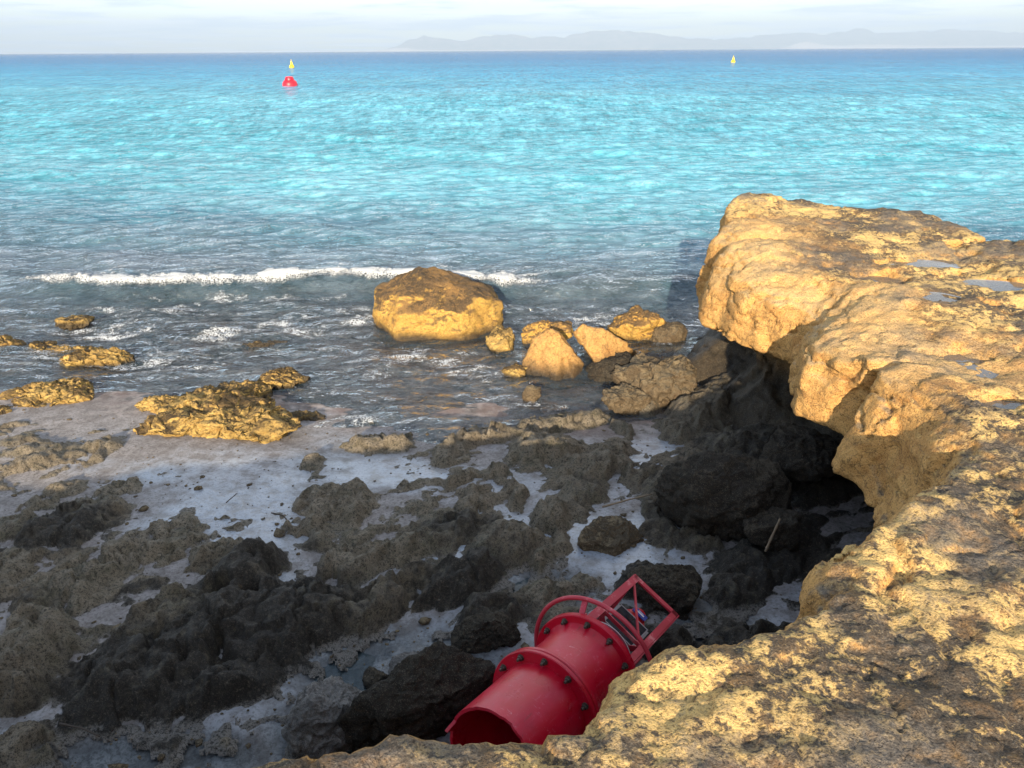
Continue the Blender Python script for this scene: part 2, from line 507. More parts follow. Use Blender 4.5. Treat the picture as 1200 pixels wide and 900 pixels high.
def plain(name, col, rough=0.5, metal=0.0, spec=0.5, wear=None, coat=0.0, wscale=18):
    t = NT(name)
    v = t.coord()
    n = t.noise(v, wscale, 6, 0.65)
    n2 = t.noise(v, wscale * 6, 4, 0.7)
    c = t.mix(t.ramp(n, [(0.3, 0), (0.7, 1)]), tuple(x * 0.85 for x in col), tuple(min(1, x * 1.12) for x in col))
    if wear:
        c = t.mix(t.ramp(t.math('ADD', t.math('MULTIPLY', n, 0.7), t.math('MULTIPLY', n2, 0.3)), [(0.56, 0), (0.66, 0.8)]), c, wear)
    r = t.n('ShaderNodeMapRange', {0: n, 1: 0.3, 2: 0.7, 3: rough * 0.85, 4: min(1, rough * 1.2)}).outputs[0]
    b = t.bump(n2, 0.12, 0.002)
    t.bsdf(Base_Color=c, Roughness=r, Metallic=metal, Specular_IOR_Level=spec, Coat_Weight=coat, Normal=b)
    return t.m


def buoy_paint():
    t = NT('red_buoy_paint')
    v = t.coord()
    n = t.noise(v, 6, 6, 0.65)
    n2 = t.noise(v, 70, 4, 0.7)
    sc = t.noise(t.coord((1, 1, 0.12)), 60, 4, 0.7)
    c = t.mix(t.ramp(n, [(0.3, 0), (0.7, 1)]), (0.40, 0.002, 0.014), (0.54, 0.003, 0.028))
    c = t.mix(t.ramp(sc, [(0.60, 0), (0.72, 0.35)]), c, (0.60, 0.10, 0.16))
    c = t.mix(t.ramp(t.math('ADD', t.math('MULTIPLY', n, 0.6), t.math('MULTIPLY', n2, 0.4)), [(0.60, 0), (0.68, 0.5)]), c, (0.62, 0.20, 0.26))
    c = t.mix(t.ramp(n2, [(0.27, 0.8), (0.33, 0)]), c, (0.10, 0.02, 0.02))
    # scuffs, chalked patches and rust runs
    scf = t.noise(t.coord((0.25, 1.0, 1.6)), 34, 5, 0.8, 1.5)
    c = t.mix(t.ramp(scf, [(0.62, 0), (0.68, 0.7)]), c, (0.66, 0.30, 0.34))
    chalk = t.noise(v, 3.2, 6, 0.75, 0.6)
    c = t.mix(t.ramp(chalk, [(0.54, 0), (0.74, 0.22)]), c, (0.58, 0.10, 0.16))
    run = t.noise(t.coord((5, 5, 0.6)), 7, 5, 0.7)
    c = t.mix(t.ramp(run, [(0.60, 0), (0.74, 0.55)]), c, (0.13, 0.03, 0.015))
    r = t.n('ShaderNodeMapRange', {0: n, 1: 0.3, 2: 0.7, 3: 0.24, 4: 0.42}).outputs[0]
    b = t.bump(n, 0.08, 0.01)
    b = t.bump(n2, 0.12, 0.002, b)
    t.bsdf(Base_Color=c, Roughness=r, Specular_IOR_Level=0.45, Normal=b)
    return t.m


M['shelf'] = shelf_material()
M['sand'] = sand_material()
M['sea'] = sea_material()
M['buoy'] = buoy_paint()
M['cap'] = plain('dark_red_paint', (0.16, 0.012, 0.035), 0.5)
M['frame'] = plain('faded_red_paint', (0.46, 0.03, 0.05), 0.45, wear=(0.66, 0.25, 0.25), wscale=12)
M['bolt'] = plain('rusty_steel', (0.10, 0.085, 0.07), 0.45, 0.7, wear=(0.16, 0.07, 0.03), wscale=60)
M['cell'] = plain('solar_cell', (0.008, 0.010, 0.018), 0.35, 0.0, 0.25)
M['alu'] = plain('pale_metal', (0.42, 0.40, 0.41), 0.4, 0.3)
M['white'] = plain('white_paint', (0.78, 0.76, 0.74), 0.45)
M['blue'] = plain('blue_plate', (0.03, 0.06, 0.30), 0.4)
M['lamp_red'] = plain('bright_red_plastic', (0.62, 0.015, 0.02), 0.3)
M['float_red'] = plain('float_red', (0.72, 0.012, 0.03), 0.4, wscale=4)
M['yellow'] = plain('float_yellow', (0.80, 0.55, 0.02), 0.45, wscale=4)
M['wood'] = plain('driftwood', (0.20, 0.15, 0.10), 0.85, wear=(0.14, 0.10, 0.06), wscale=40)
M['twig'] = plain('dark_twig', (0.05, 0.038, 0.028), 0.85, wscale=40)


def puddle_material(name='puddle_water', col=(0.26, 0.24, 0.22, 1), clear=0.6):
    t = NT(name)
    v = t.coord(obj=False)
    n = t.noise(v, 22, 3, 0.5)
    dif = t.n('ShaderNodeBsdfDiffuse', {'Color': col})
    tra = t.n('ShaderNodeBsdfTransparent', {'Color': (0.80, 0.86, 0.88, 1)})
    und = t.n('ShaderNodeMixShader', {0: clear, 1: dif.outputs[0], 2: tra.outputs[0]})
    b = t.bump(n, 0.12, 0.01)
    glo = t.n('ShaderNodeBsdfGlossy', {'Roughness': 0.05, 'Normal': b})
    lw = t.n('ShaderNodeFresnel', {'IOR': 1.38, 'Normal': b})
    mx = t.n('ShaderNodeMixShader', {0: lw.outputs[0], 1: und.outputs[0], 2: glo.outputs[0]})
    t.t.links.new(mx.outputs[0], t.out.inputs[0])
    return t.m


M['puddle'] = puddle_material()
M['pool'] = puddle_material('pool_water', (0.06, 0.085, 0.095, 1), 0.72)  # murky water, its dark tone also carrying the cliff's shade


def foam_material():
    t = NT('sea_foam')
    v = t.coord(obj=False)
    n = t.noise(v, 45, 5, 0.75)
    b = t.bump(n, 1.0, 0.05)
    bub = t.n('ShaderNodeTexVoronoi', {'Vector': v, 'Scale': 34.0}, feature='DISTANCE_TO_EDGE').outputs[0]
    th = t.math('ADD', t.attr('thick'), t.math('MULTIPLY', t.math('SUBTRACT', n, 0.5), 0.55))
    th = t.math('SUBTRACT', th, t.ramp(bub, [(0.04, 0.0), (0.22, 0.30)]))
    f = t.n('ShaderNodeMapRange', {0: th, 1: 0.0, 2: 0.38}, interpolation_type='SMOOTHSTEP').outputs[0]
    d = t.n('ShaderNodeBsdfDiffuse', {'Color': (0.66, 0.69, 0.72, 1), 'Normal': b})
    tr = t.n('ShaderNodeBsdfTransparent')
    m = t.n('ShaderNodeMixShader', {0: f, 1: tr.outputs[0], 2: d.outputs[0]})
    t.t.links.new(m.outputs[0], t.out.inputs[0])
    return t.m


M['foam'] = foam_material()

# ------------------------------------------------------------------ ground level under the beach, pools and sea bed
def sand_z(x, y):
    z = np.interp(y, [0.0, 2.5, 3.3, 4.2, 5.1, 5.6, 6.1, 6.7, 8, 11, 16, 30, 60],
                  [0.06, 0.06, 0.10, 0.125, 0.105, 0.055, 0.0, -0.045, -0.15, -0.38, -0.8, -1.8, -3.5])
    z = z + 0.055 * sstep(-1.3, -2.6, x) * sstep(5.0, 5.8, y) * sstep(8.0, 6.6, y)
    # the shore runs back a little on the left and the floor climbs into the cave on the right
    z = z + 0.02 * np.clip(-x - 2.0, 0, 4) * sstep(5.2, 7.0, y) + 0.16 * sstep(1.6, 3.4, x) * (1 - sstep(5.0, 7.5, y))
    z = z + 0.03 * fbm(x, y, 0, 1.3, 3, seed=3)
    return z


# rock blobs of the shelf: where it lies in the photograph (px), half axes, tilt, height, dark crust 0..1
BLOBS = [
    (55, 542, 34, 10, 25, .07, .2), (117, 527, 30, 8, 15, .06, .2), (118, 537, 10, 9, 0, .05, .2), (10, 556, 24, 9, 20, .05, .2),
    (62, 586, 44, 12, 20, .08, .2), (142, 577, 40, 9, 15, .08, .1), (80, 627, 66, 22, 18, .20, .8), (120, 602, 44, 13, 12, .10, .3),
    (215, 624, 60, 11, 10, .08, .2), (190, 652, 74, 14, 10, .10, .25), (25, 625, 40, 14, 20, .10, .3), (130, 668, 105, 18, 16, .12, .2),
    (15, 672, 50, 18, 15, .13, .3), (32, 716, 36, 13, 15, .15, .7), (95, 700, 50, 12, 18, .12, .2), (40, 762, 62, 34, 18, .26, .3),
    (20, 812, 36, 28, 10, .30, .35), (230, 758, 165, 60, 24, .30, .85), (150, 808, 56, 36, 10, .26, .8), (270, 800, 80, 34, 20, .20, .9), (285, 688, 56, 28, 28, .34, .8),
    (375, 722, 52, 34, 20, .30, .8), (190, 735, 60, 22, 20, .30, .3), (260, 660, 45, 14, 20, .16, .3),
    (340, 745, 66, 40, 25, .30, .9), (430, 722, 62, 20, 18, .30, .5), (535, 690, 58, 22, 24, .30, .85), (430, 664, 66, 20, 12, .18, .2),
    (470, 700, 50, 22, 20, .24, .5), (578, 730, 44, 26, 15, .22, .75),
    (395, 598, 48, 25, -12, .16, .15), (412, 586, 26, 14, -10, .15, .2), (362, 622, 28, 15, 20, .13, .3), (435, 520, 44, 12, 4, .12, .15),
    (474, 511, 13, 9, 10, .14, .3), (366, 546, 12, 13, -20, .07, .1), (525, 530, 28, 14, 20, .14, .15), (552, 508, 38, 15, 22, .18, .2),
    (478, 573, 15, 6, 20, .06, .2), (545, 566, 28, 8, 25, .13, .2), (580, 560, 32, 7, 5, .12, .2), (592, 578, 12, 14, 20, .12, .2),
    (560, 588, 30, 8, 35, .11, .4), (487, 602, 16, 9, 10, .07, .2), (522, 592, 22, 8, 10, .08, .1), (468, 626, 22, 15, 5, .11, .3),
    (420, 640, 32, 13, 12, .11, .2), (376, 642, 22, 11, 0, .09, .4), (528, 632, 46, 20, 12, .20, .85), (485, 650, 60, 14, 10, .15, .3),
    (540, 605, 44, 14, 15, .12, .2), (655, 488, 66, 12, 10, .16, .2), (585, 503, 44, 9, 12, .12, .2), (640, 526, 54, 22, 6, .24, .3),
    (715, 523, 28, 11, -6, .13, .3), (733, 495, 16, 11, -20, .13, .3), (700, 552, 58, 24, -6, .19, .4), (768, 565, 30, 17, -15, .17, .55),
    (682, 588, 28, 22, 40, .18, .5), (645, 612, 26, 20, 30, .18, .3), (605, 590, 14, 20, 10, .12, .2), (592, 645, 52, 24, 8, .20, .4),
    (648, 648, 20, 20, 0, .12, .3), (760, 605, 12, 22, 20, .10, .6), (775, 622, 20, 14, 0, .14, .7), (640, 706, 44, 14, 8, .08, .2),
    (684, 688, 22, 9, 10, .06, .2), (632, 668, 10, 14, 0, .08, .1), (800, 640, 50, 14, -8, .16, .6), (850, 700, 30, 20, 40, .16, .7),
    (900, 660, 60, 40, 30, .20, .9), (960, 560, 70, 44, 0, .28, .95), (880, 520, 80, 22, -4, .22, .7), (830, 470, 50, 36, 20, .34, .45),
    (880, 440, 60, 40, 10, .50, .7), (770, 452, 34, 22, 20, .20, .4), (790, 500, 26, 16, -20, .16, .4), (30, 880, 60, 20, 5, .10, .1),
    (100, 690, 60, 14, 16, .14, .3), (820, 540, 40, 14, 10, .14, .5), (745, 690, 26, 20, 10, .16, .8), (770, 700, 26, 20, 10, .22, .9),
    (790, 770, 30, 30, 0, .22, .9), (850, 770, 60, 34, 30, .16, .8),
]
HOLES = [(265, 775, 15, 22, 10), (103, 768, 20, 14, 20), (566, 573, 11, 8, 0), (112, 662, 22, 7, 35), (175, 682, 26, 7, 20),
         (125, 720, 24, 7, 20), (268, 709, 12, 9, 40), (205, 672, 26, 8, 12), (160, 700, 24, 8, 20), (720, 565, 10, 8, 0),
         (740, 553, 12, 6, 0), (300, 715, 14, 8, 30), (330, 690, 18, 7, 25), (478, 704, 20, 11, 10), (690, 505, 18, 8, -15)]


def blob_frame(b):
    c = at(b[0], b[1], 0.08)
    t = math.radians(b[4])
    e1 = at(b[0] + b[2] * math.cos(t), b[1] - b[2] * math.sin(t), 0.08) - c
    e2 = at(b[0] + b[3] * math.sin(t), b[1] + b[3] * math.cos(t), 0.08) - c
    return c[:2], np.linalg.inv(np.array([[e1[0], e2[0]], [e1[1], e2[1]]]))


def shelf_fields(x, y):
    """height of rock above the sand, and how dark its crust is"""
    wx = x + 0.11 * fbm(x, y, 0, 0.42, 3, seed=11) + 0.075 * fbm(x, y, 0, .15, 4, .6, seed=91)
    wy = y + 0.11 * fbm(x, y, 0, 0.42, 3, seed=23) + 0.075 * fbm(x, y, 0, .15, 4, .6, seed=92)
    h = np.full(x.shape, -0.06, np.float32)
    acc = np.zeros(x.shape, np.float32)
    wsum = np.full(x.shape, 1e-3, np.float32)
    for b in BLOBS:
        c, Mi = blob_frame(b)
        q0 = Mi[0, 0] * (wx - c[0]) + Mi[0, 1] * (wy - c[1])
        q1 = Mi[1, 0] * (wx - c[0]) + Mi[1, 1] * (wy - c[1])
        d2 = q0 * q0 + q1 * q1
        m = d2 < 3.0
        d = np.sqrt(d2[m])
        hb = (0.52 + 0.1 * (b[6] < .5)) * b[5] * (1.15 * (1 - sstep(0.42, 1.22, d)) - 0.15) - 0.012
        hm = h[m]
        k = 0.05
        e = np.clip(0.5 + 0.5 * (hb - hm) / k, 0, 1)
        h[m] = hm * (1 - e) + hb * e + k * e * (1 - e)
        w = np.exp(-d * d * 1.5) * b[5]
        acc[m] += w * b[6]
        wsum[m] += w
    for b in HOLES:
        c, Mi = blob_frame(b)
        q0 = Mi[0, 0] * (wx - c[0]) + Mi[0, 1] * (wy - c[1])
        q1 = Mi[1, 0] * (wx - c[0]) + Mi[1, 1] * (wy - c[1])
        d = np.sqrt(q0 * q0 + q1 * q1)
        h = h - np.minimum((0.24 if b[0] < 120 else 0.10 if b[0] == 265 else 0.20) * np.exp(-(d / 0.85) ** 4), np.maximum(h + 0.03, 0))
    on = sstep(-0.05, 0.06, h)
    n = 0.055 * fbm(x, y, 0, 0.36, 4, 0.55, seed=31) + 0.042 * fbm(wx, wy, 0, 0.19, 3, 0.55, seed=33) + on * facets(wx, wy, None, 0.20, 37, 0.03, 0.30) + on * (0.025 * fbm(wx, wy, 0, 0.15, 4, 0.6, seed=41, ridged=True)
                                                             + 0.016 * fbm(x, y, 0, 0.05, 3, 0.65, seed=51))
    n = n - on * 0.060 * sstep(0.16, 0.45, fbm(wx, wy, 0, 0.17, 2, 0.5, seed=57)) - on * 0.024 * sstep(0.15, 0.45, fbm(x, y, 0, 0.075, 2, 0.5, seed=59))
    ck = np.abs(fbm(wx, wy, 0, 0.5, 3, 0.5, seed=58))
    n = n - on * 0.035 * np.exp(-(ck / 0.03) ** 2)
    # thin scattered ledges over the open sand on the left
    st = fbm(wx * 0.75 + wy * 0.5, (wy - 0.35 * wx) * 2.0, 0, 0.8, 5, 0.6, seed=61)
    lim = sstep(6.1, 5.2, y + 0.18 * x)
    for (px, py, rx, ry) in ((265, 560, 190, 70), (470, 785, 170, 62), (60, 865, 130, 40), (780, 530, 60, 60), (690, 640, 130, 60)):
        c = at(px, py, .1); ex = at(px + rx, py, .1)[0] - c[0]; ey = at(px, py - ry, .1)[1] - c[1]
        lim = lim * (1 - 0.9 * np.exp(-(((x - c[0]) / ex) ** 2 + ((y - c[1]) / ey) ** 2) ** 2))
    h2 = (st - 0.02) * 0.20 * lim - 0.08 * (1 - lim)
    h = np.maximum(h, h2) + n
    return h, acc / wsum, wx


# fan of rows for the beach
def fan(u0, u1, nu, ys):
    u = np.linspace(u0, u1, nu)
    Y, U = np.meshgrid(ys, u, indexing='ij')
    return (U * (Y + 0.4)).ravel(), Y.ravel(), len(ys), nu


def rows(y0, y1, k, p=1.0):
    o = [y0]
    while o[-1] < y1:
        o.append(o[-1] + k * o[-1] ** p)
    return np.array(o)


ys = rows(1.45, 9.4, 0.0042)
bx, by, nr, nc = fan(-0.98, 0.78, 560, ys)
bz = sand_z(bx, by)
hh, crust, _ = shelf_fields(bx, by)
V = np.stack([bx, by, bz + np.maximum(hh, -0.07)], 1)
Fc = grid_faces(nr, nc)
keep = (hh[Fc].max(1) > -0.012)
V2, F2, A2 = compact(V, Fc[keep], {'crust': np.clip(crust, 0, 1), 'edge': 1 - sstep(-0.01, 0.03, hh)})
shelf = mk('rock_shelf', V2, F2, M['shelf'], attrs=A2)
tag(shelf, kind='structure', label='low dark brown rock shelf worn into hollows along the shore')

# sand and sea bed
ys = np.concatenate([rows(-1.0 + 2.0, 9.0, 0.012), rows(9.15, 70, 0.02)])
sx, sy, nr, nc = fan(-1.6, 1.3, 420, ys)
sz = sand_z(sx, sy)
under = sstep(6.6, 8.6, sy + 0.10 * sx)
sz = sz + under * 0.07 * fbm(sx, sy, 0, 0.5, 3, seed=71, ridged=True)
wet = 0.18 + 0.9 * fbm(sx, sy * 1.3, 0, 1.1, 3, seed=81)
for (px, py, rx, ry, g) in [(300, 570, 75, 50, .55), (440, 555, 60, 30, .45), (330, 600, 50, 45, .4), (640, 560, 120, 70, .4), (780, 520, 50, 40, .55),
                            (470, 780, 140, 60, .8), (720, 640, 100, 40, .5), (60, 850, 120, 40, .1), (100, 490, 90, 20, -.3), (560, 655, 80, 40, .5)]:
    c = at(px, py, 0.1); e = at(px + rx, py, 0.1)[0] - c[0]; f = at(px, py - ry, 0.1)[1] - c[1]
    wet += g * np.exp(-((sx - c[0]) / e) ** 2 - ((sy - c[1]) / f) ** 2)
shaded_grit = np.zeros_like(sx)  # where the gravel and the painted cliff shade lie
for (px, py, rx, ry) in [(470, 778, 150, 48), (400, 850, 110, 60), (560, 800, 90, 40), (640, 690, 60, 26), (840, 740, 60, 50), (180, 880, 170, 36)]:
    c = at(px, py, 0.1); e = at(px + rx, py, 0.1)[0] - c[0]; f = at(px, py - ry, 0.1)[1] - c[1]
    shaded_grit = np.maximum(shaded_grit, 1.1 * np.exp(-(((sx - c[0]) / e) ** 2 + ((sy - c[1]) / f) ** 2) ** 2))
sz = sz - 0.035 * shaded_grit * (1 + 0.5 * fbm(sx, sy, 0, 0.2, 3, seed=85))
sand = mk('sand', np.stack([sx, sy, sz], 1), grid_faces(nr, nc), M['sand'], attrs={'wet': wet, 'shaded_grit': np.clip(shaded_grit, 0, 1), 'bed': sstep(5.7, 7.0, sy + 0.12 * sx + 0.5 * fbm(sx, sy, 0, 0.7, 3, seed=83))})
tag(sand, kind='structure', label='pale wet grey sand between the shore rocks')

# pebbles and shell bits strewn over the sand
pr = np.random.default_rng(77)
PN = 1500
pu = pr.uniform(-0.92, 0.42, PN); py_ = pr.uniform(2.2, 6.6, PN)
px_ = pu * (py_ + .4)
ph_, _, _ = shelf_fields(px_, py_)
bm = bmesh.new()
bmesh.ops.create_icosphere(bm, subdivisions=1, radius=1.0)
i1v = np.array([v.co[:] for v in bm.verts]); i1f = np.array([[v.index for v in f.verts] for f in bm.faces])
bm.free()
PV, PF = [], []
for k in range(PN):
    if ph_[k] > 0.0:
        continue
    r = 0.005 * pr.pareto(2.2) + 0.004
    r = min(r, 0.035)
    v = i1v * (1 + 0.22 * pr.normal(size=(len(i1v), 1))) * np.array([r * pr.uniform(.8, 1.5), r * pr.uniform(.8, 1.4), r * pr.uniform(.4, .8)])
    a = pr.uniform(0, 6.28)
    v = np.stack([v[:, 0] * math.cos(a) - v[:, 1] * math.sin(a), v[:, 0] * math.sin(a) + v[:, 1] * math.cos(a), v[:, 2]], 1)
    z0 = float(sand_z(np.array([px_[k]]), np.array([py_[k]]))[0])
    PF.append(i1f + len(PV) * len(i1v)); PV.append(v + np.array([px_[k], py_[k], z0 + r * .15]))
peb = mk('pebbles', np.concatenate(PV), np.concatenate(PF), M['brown_rock'])
tag(peb, 'small brown pebbles and bits of stone strewn over the wet sand', 'pebbles', kind='stuff')

# ------------------------------------------------------------------ sea
rng = np.random.default_rng(5)


CREST = [at(px, py, 0.12)[:2] for px, py in ((-260, 322), (-60, 326), (30, 330), (130, 337), (220, 336), (300, 333), (380, 330), (450, 329), (520, 331), (600, 333), (655, 331), (720, 330), (800, 328), (900, 322))]
CX = np.array([c[0] for c in CREST]); CY = np.array([c[1] for c in CREST])


def crest_d(x, y):
    return y - (np.interp(x, CX, CY) + 0.10 * noise(x / 1.1, 0 * x, 0, 7) + 0.04 * noise(x / 0.3, 0 * x, 0, 8))


def waves(x, y):
    z = np.zeros(x.shape)
    res = 0.0065 * np.abs(y)
    shore = sstep(5.6, 10.5, y)
    dmod = 0.55 + 0.6 * fbm(x, y, 0, 3.0, 2, seed=101)
    for k in range(46):
        lam = 0.16 * 40 ** (k / 45.0)
        ang = rng.normal(0, 0.42)
        ph = rng.uniform(0, 6.28)
        a_n = 1.0
        kx, ky = math.sin(ang) * 2 * math.pi / lam, math.cos(ang) * 2 * math.pi / lam
        a = 0.0074 * lam ** 0.58
        s = np.sin(kx * x + ky * y + ph + 0.7 * noise(x / (lam * 5), y / (lam * 5), 0, 200 + k) * 3.0)
        s = s - 0.25 * np.cos(2 * (kx * x + ky * y + ph))
        z = z + a * s * np.clip(2.0 - 4 * res / lam, 0, 1)
    z = z * (0.72 + 0.28 * shore) * (0.6 + 0.5 * dmod)
    d = crest_d(x, y)
    amp = 0.5 + 0.5 * noise(x / 2.1, 0 * x, 3.3, 9)
    z = z + (0.13 + 0.09 * amp) * np.where(d < 0, np.exp(-(d / 0.20) ** 2), np.exp(-(d / 0.75) ** 2)) * sstep(-9, -5.5, x) 
    d2 = d - 1.9 - 0.25 * noise(x / 2.0, 0 * x, 5, 77)
    z = z + 0.07 * np.exp(-(d2 / 0.5) ** 2) * (0.5 + 0.5 * noise(x / 2.4, 0 * x, 9, 78))
    d3 = d - 4.2 - 0.4 * noise(x / 3.0, 0 * x, 2, 79)
    z = z + 0.08 * np.exp(-(d3 / 0.8) ** 2) * (0.5 + 0.5 * noise(x / 3.4, 0 * x, 4, 80))
    return z


ys = np.concatenate([rows(4.8, 60, 0.0036), rows(62, 32000, 0.03)])
wx_, wy_, nr, nc = fan(-1.35, 1.35, 600, ys)
wz_ = waves(wx_, wy_)
depth = wz_ - sand_z(wx_, wy_)
sh = sstep(12.0, 18.5, wy_ + 0.15 * wx_ + 1.6 * fbm(wx_, wy_ * 1.5, 0, 3.0, 3, seed=111))
clear = (1 - sh) * 0.86 * np.clip(1.0 - 0.50 * sstep(8.5, 12.5, wy_), 0, 1)
weed = 0.16 * sstep(0.3, 0.9, wx_ / (wy_ + 1)) + 0.16 * np.exp(-((wy_ - 14.5) / 3.5) ** 2) - 0.06
V = np.stack([wx_, wy_, wz_], 1)
Fc = grid_faces(nr, nc)
keep = depth[Fc].max(1) > -0.05
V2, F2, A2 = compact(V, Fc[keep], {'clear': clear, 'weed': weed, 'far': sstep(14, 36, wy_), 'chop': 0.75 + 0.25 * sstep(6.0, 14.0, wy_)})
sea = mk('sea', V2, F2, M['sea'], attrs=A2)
tag(sea, kind='structure', label='clear turquoise sea turning deep blue towards the horizon')


def foam_sheet(xs, d0, d1, nd, thr, lift, seed, base_y, bias, streak=1.0, fine=0.6):
    """lace of foam lying on the water: a lumpy sheet with holes"""
    ds = np.linspace(d0, d1, nd)
    X, Dd = np.meshgrid(xs, ds, indexing='xy')
    X, Dd = X.ravel(), Dd.ravel()
    Y = base_y(X) + Dd
    n = 0.85 * fbm(X, Y * streak, 0, 0.42, 4, 0.62, seed=seed) + fine * fbm(X, Y * streak, 0, 0.075, 4, 0.75, seed=seed + 3)
    m = n + bias(X, Dd)
    st = rng.bit_generator.state
    Z = WAVE(X, Y) + lift * np.clip(m - thr, 0, 0.5) * 2 + 0.016
    return np.stack([X, Y, Z], 1), grid_faces(nd, len(xs)), m - thr


def WAVE(x, y):
    global rng
    keep_ = rng
    rng = np.random.default_rng(5)
    z = waves(x, y)
    rng = keep_
    return z


parts = []
by_ = lambda x: y_of(x)
def y_of(x):
    return np.interp(x, CX, CY) + 0.10 * noise(x / 1.1, 0 * x, 0, 7) + 0.04 * noise(x / 0.3, 0 * x, 0, 8)


x_l, x_r = at(14, 331, 0.12)[0], at(660, 331, 0.12)[0]
def ends(X):
    return sstep(x_l - 0.1, x_l + 0.5, X) * (1 - sstep(x_r - 0.7, x_r + 0.15, X))


parts.append(foam_sheet(np.arange(x_l - .3, x_r + .4, 0.012), -0.24, 0.34, 48, 0.0, 0.075, 301, y_of,
                        lambda X, D: 0.95 * ends(X) - 0.42 - np.where(D < 0, 11.0, 2.8) * np.abs(D) ** 1.2 + 0.30 * noise(X / 0.7, 0 * X, 0, 303), 1.0, 0.38))
parts.append(foam_sheet(np.arange(x_l + .2, x_r + .2, 0.016), 0.08, 2.3, 150, 0.0, 0.012, 311, y_of,
                        lambda X, D: -0.20 + 0.46 * ends(X) * np.exp(-D / 1.1) + 0.20 * fbm(X, D, 0, 1.2, 2, seed=313) - 0.1 * D, 2.2))
for (px, py, hw, hd, b_, sd_) in [(262, 396, 40, 0.32, .05, 321), (120, 385, 90, 0.6, -.12, 331), (378, 452, 36, 0.35, -.08, 341), (200, 362, 170, 0.5, -.2, 401), (430, 372, 60, 0.5, -.14, 411), (180, 424, 110, 0.5, -.16, 421), (540, 430, 90, 0.6, -.16, 431), (400, 490, 90, 0.35, -.16, 441), (690, 370, 70, 0.7, -.2, 451), (330, 350, 160, 0.35, -.22, 461),
                                  (330, 385, 90, 0.6, -.16, 351), (470, 420, 70, 0.7, -.14, 361), (620, 470, 60, 0.3, -.18, 371), (60, 420, 60, 0.5, -.16, 381),
                                  (770, 400, 30, 0.5, -.26, 391)]:
    c = at(px, py, 0.03)
    r = at(px + hw, py, 0.03)[0] - c[0]
    parts.append(foam_sheet(np.arange(c[0] - r, c[0] + r, 0.016), -hd, hd, int(2 * hd / 0.016), 0.0, 0.05 if b_ > 0 else 0.01, sd_,
                            lambda X, cc=c: cc[1] + 0 * X,
                            lambda X, D, cc=c, rr=r, h_=hd, bb=b_: bb + 0.45 - 0.55 * (((X - cc[0]) / rr) ** 2 + (D / h_) ** 2) - 0.2, 1.8))
Vs, Fs, Ts, off = [], [], [], 0
for v, f, m in parts:
    k = m[f].max(1) > -0.10
    if not k.any():
        continue
    v2, f2, a2 = compact(v, f[k], {'t': m})
    Ts.append(a2['t'] + 0.10)
    Vs.append(v2); Fs.append(f2 + off); off += len(v2)
foam = mk('foam', np.concatenate(Vs), np.concatenate(Fs), M['foam'], attrs={'thick': np.concatenate(Ts)})
tag(foam, 'white foam of the small breaking wave and the lace behind it', 'foam', kind='stuff')

# ------------------------------------------------------------------ the cliff (signed field, surface nets)
# plan of the rim: x, y, lip reach L, lip height zl, undercut D, base B   (inward positive)
RIM = [(-9, -.1, 0, 1.1, .1, 0), (-6, .35, 0, 1.1, .1, 0), (-3, .92, 0, 1.1, .1, 0), (-1.2, 1.25, 0, 1.1, .15, 0), (-.61, 1.37, .02, 1.1, .2, .1),
       (-.37, 1.47, .02, 1.1, .2, .1), (-.15, 1.43, .02, 1.1, .2, .1), (.02, 1.46, .02, 1.1, .2, .1), (.19, 1.47, .02, 1.1, .2, .1),
       (.34, 1.68, .02, 1.1, .2, .1), (.47, 1.76, .02, 1.1, .2, .1), (.64, 1.79, .03, 1.1, .25, .1), (.76, 1.82, .05, 1.1, .3, .15),
       (.96, 1.94, .05, 1.05, .3, .2), (1.15, 2.23, .06, 1.0, .5, .3), (1.48, 2.50, .10, .95, .8, .5), (1.97, 2.92, .30, .90, 1.2, .8),
       (2.15, 3.38, .38, .90, 1.3, .9), (2.02, 3.85, .22, .94, 1.3, .9), (1.98, 4.10, .02, .98, 1.2, .7), (1.86, 4.45, .02, .96, 1.1, .6), (1.92, 4.85, 0, .94, 1.05, .5),
       (2.12, 5.25, 0, .93, 1.0, .4), (2.06, 5.6, .02, .92, .85, .2), (1.86, 5.95, .04, .92, .7, .25), (1.76, 6.35, .08, .90, .6, .10), (1.90, 6.75, .14, .90, .5, 0), (2.14, 6.95, .14, .88, .4, -.1),
       (2.04, 7.35, .20, .80, .2, -.40), (2.28, 8.25, .1, .8, .15, -.2), (2.64, 8.83, .1, .8, .1, -.1), (3.2, 8.75, .1, .8, .1, -.1),
       (3.62, 8.3, .1, .8, .1, -.1), (4.11, 8.25, .1, .8, .1, -.1), (4.45, 7.75, .1, .8, .1, -.1), (4.35, 7.0, .1, .8, .1, -.1),
       (4.8, 6.75, .1, .8, .1, -.1), (7, 6.3, .1, .8, .1, -.1), (11, 6.0, .1, .8, .1, -.1), (11, -4, 0, 1, 0, 0), (-9, -4, 0, 1, 0, 0)]


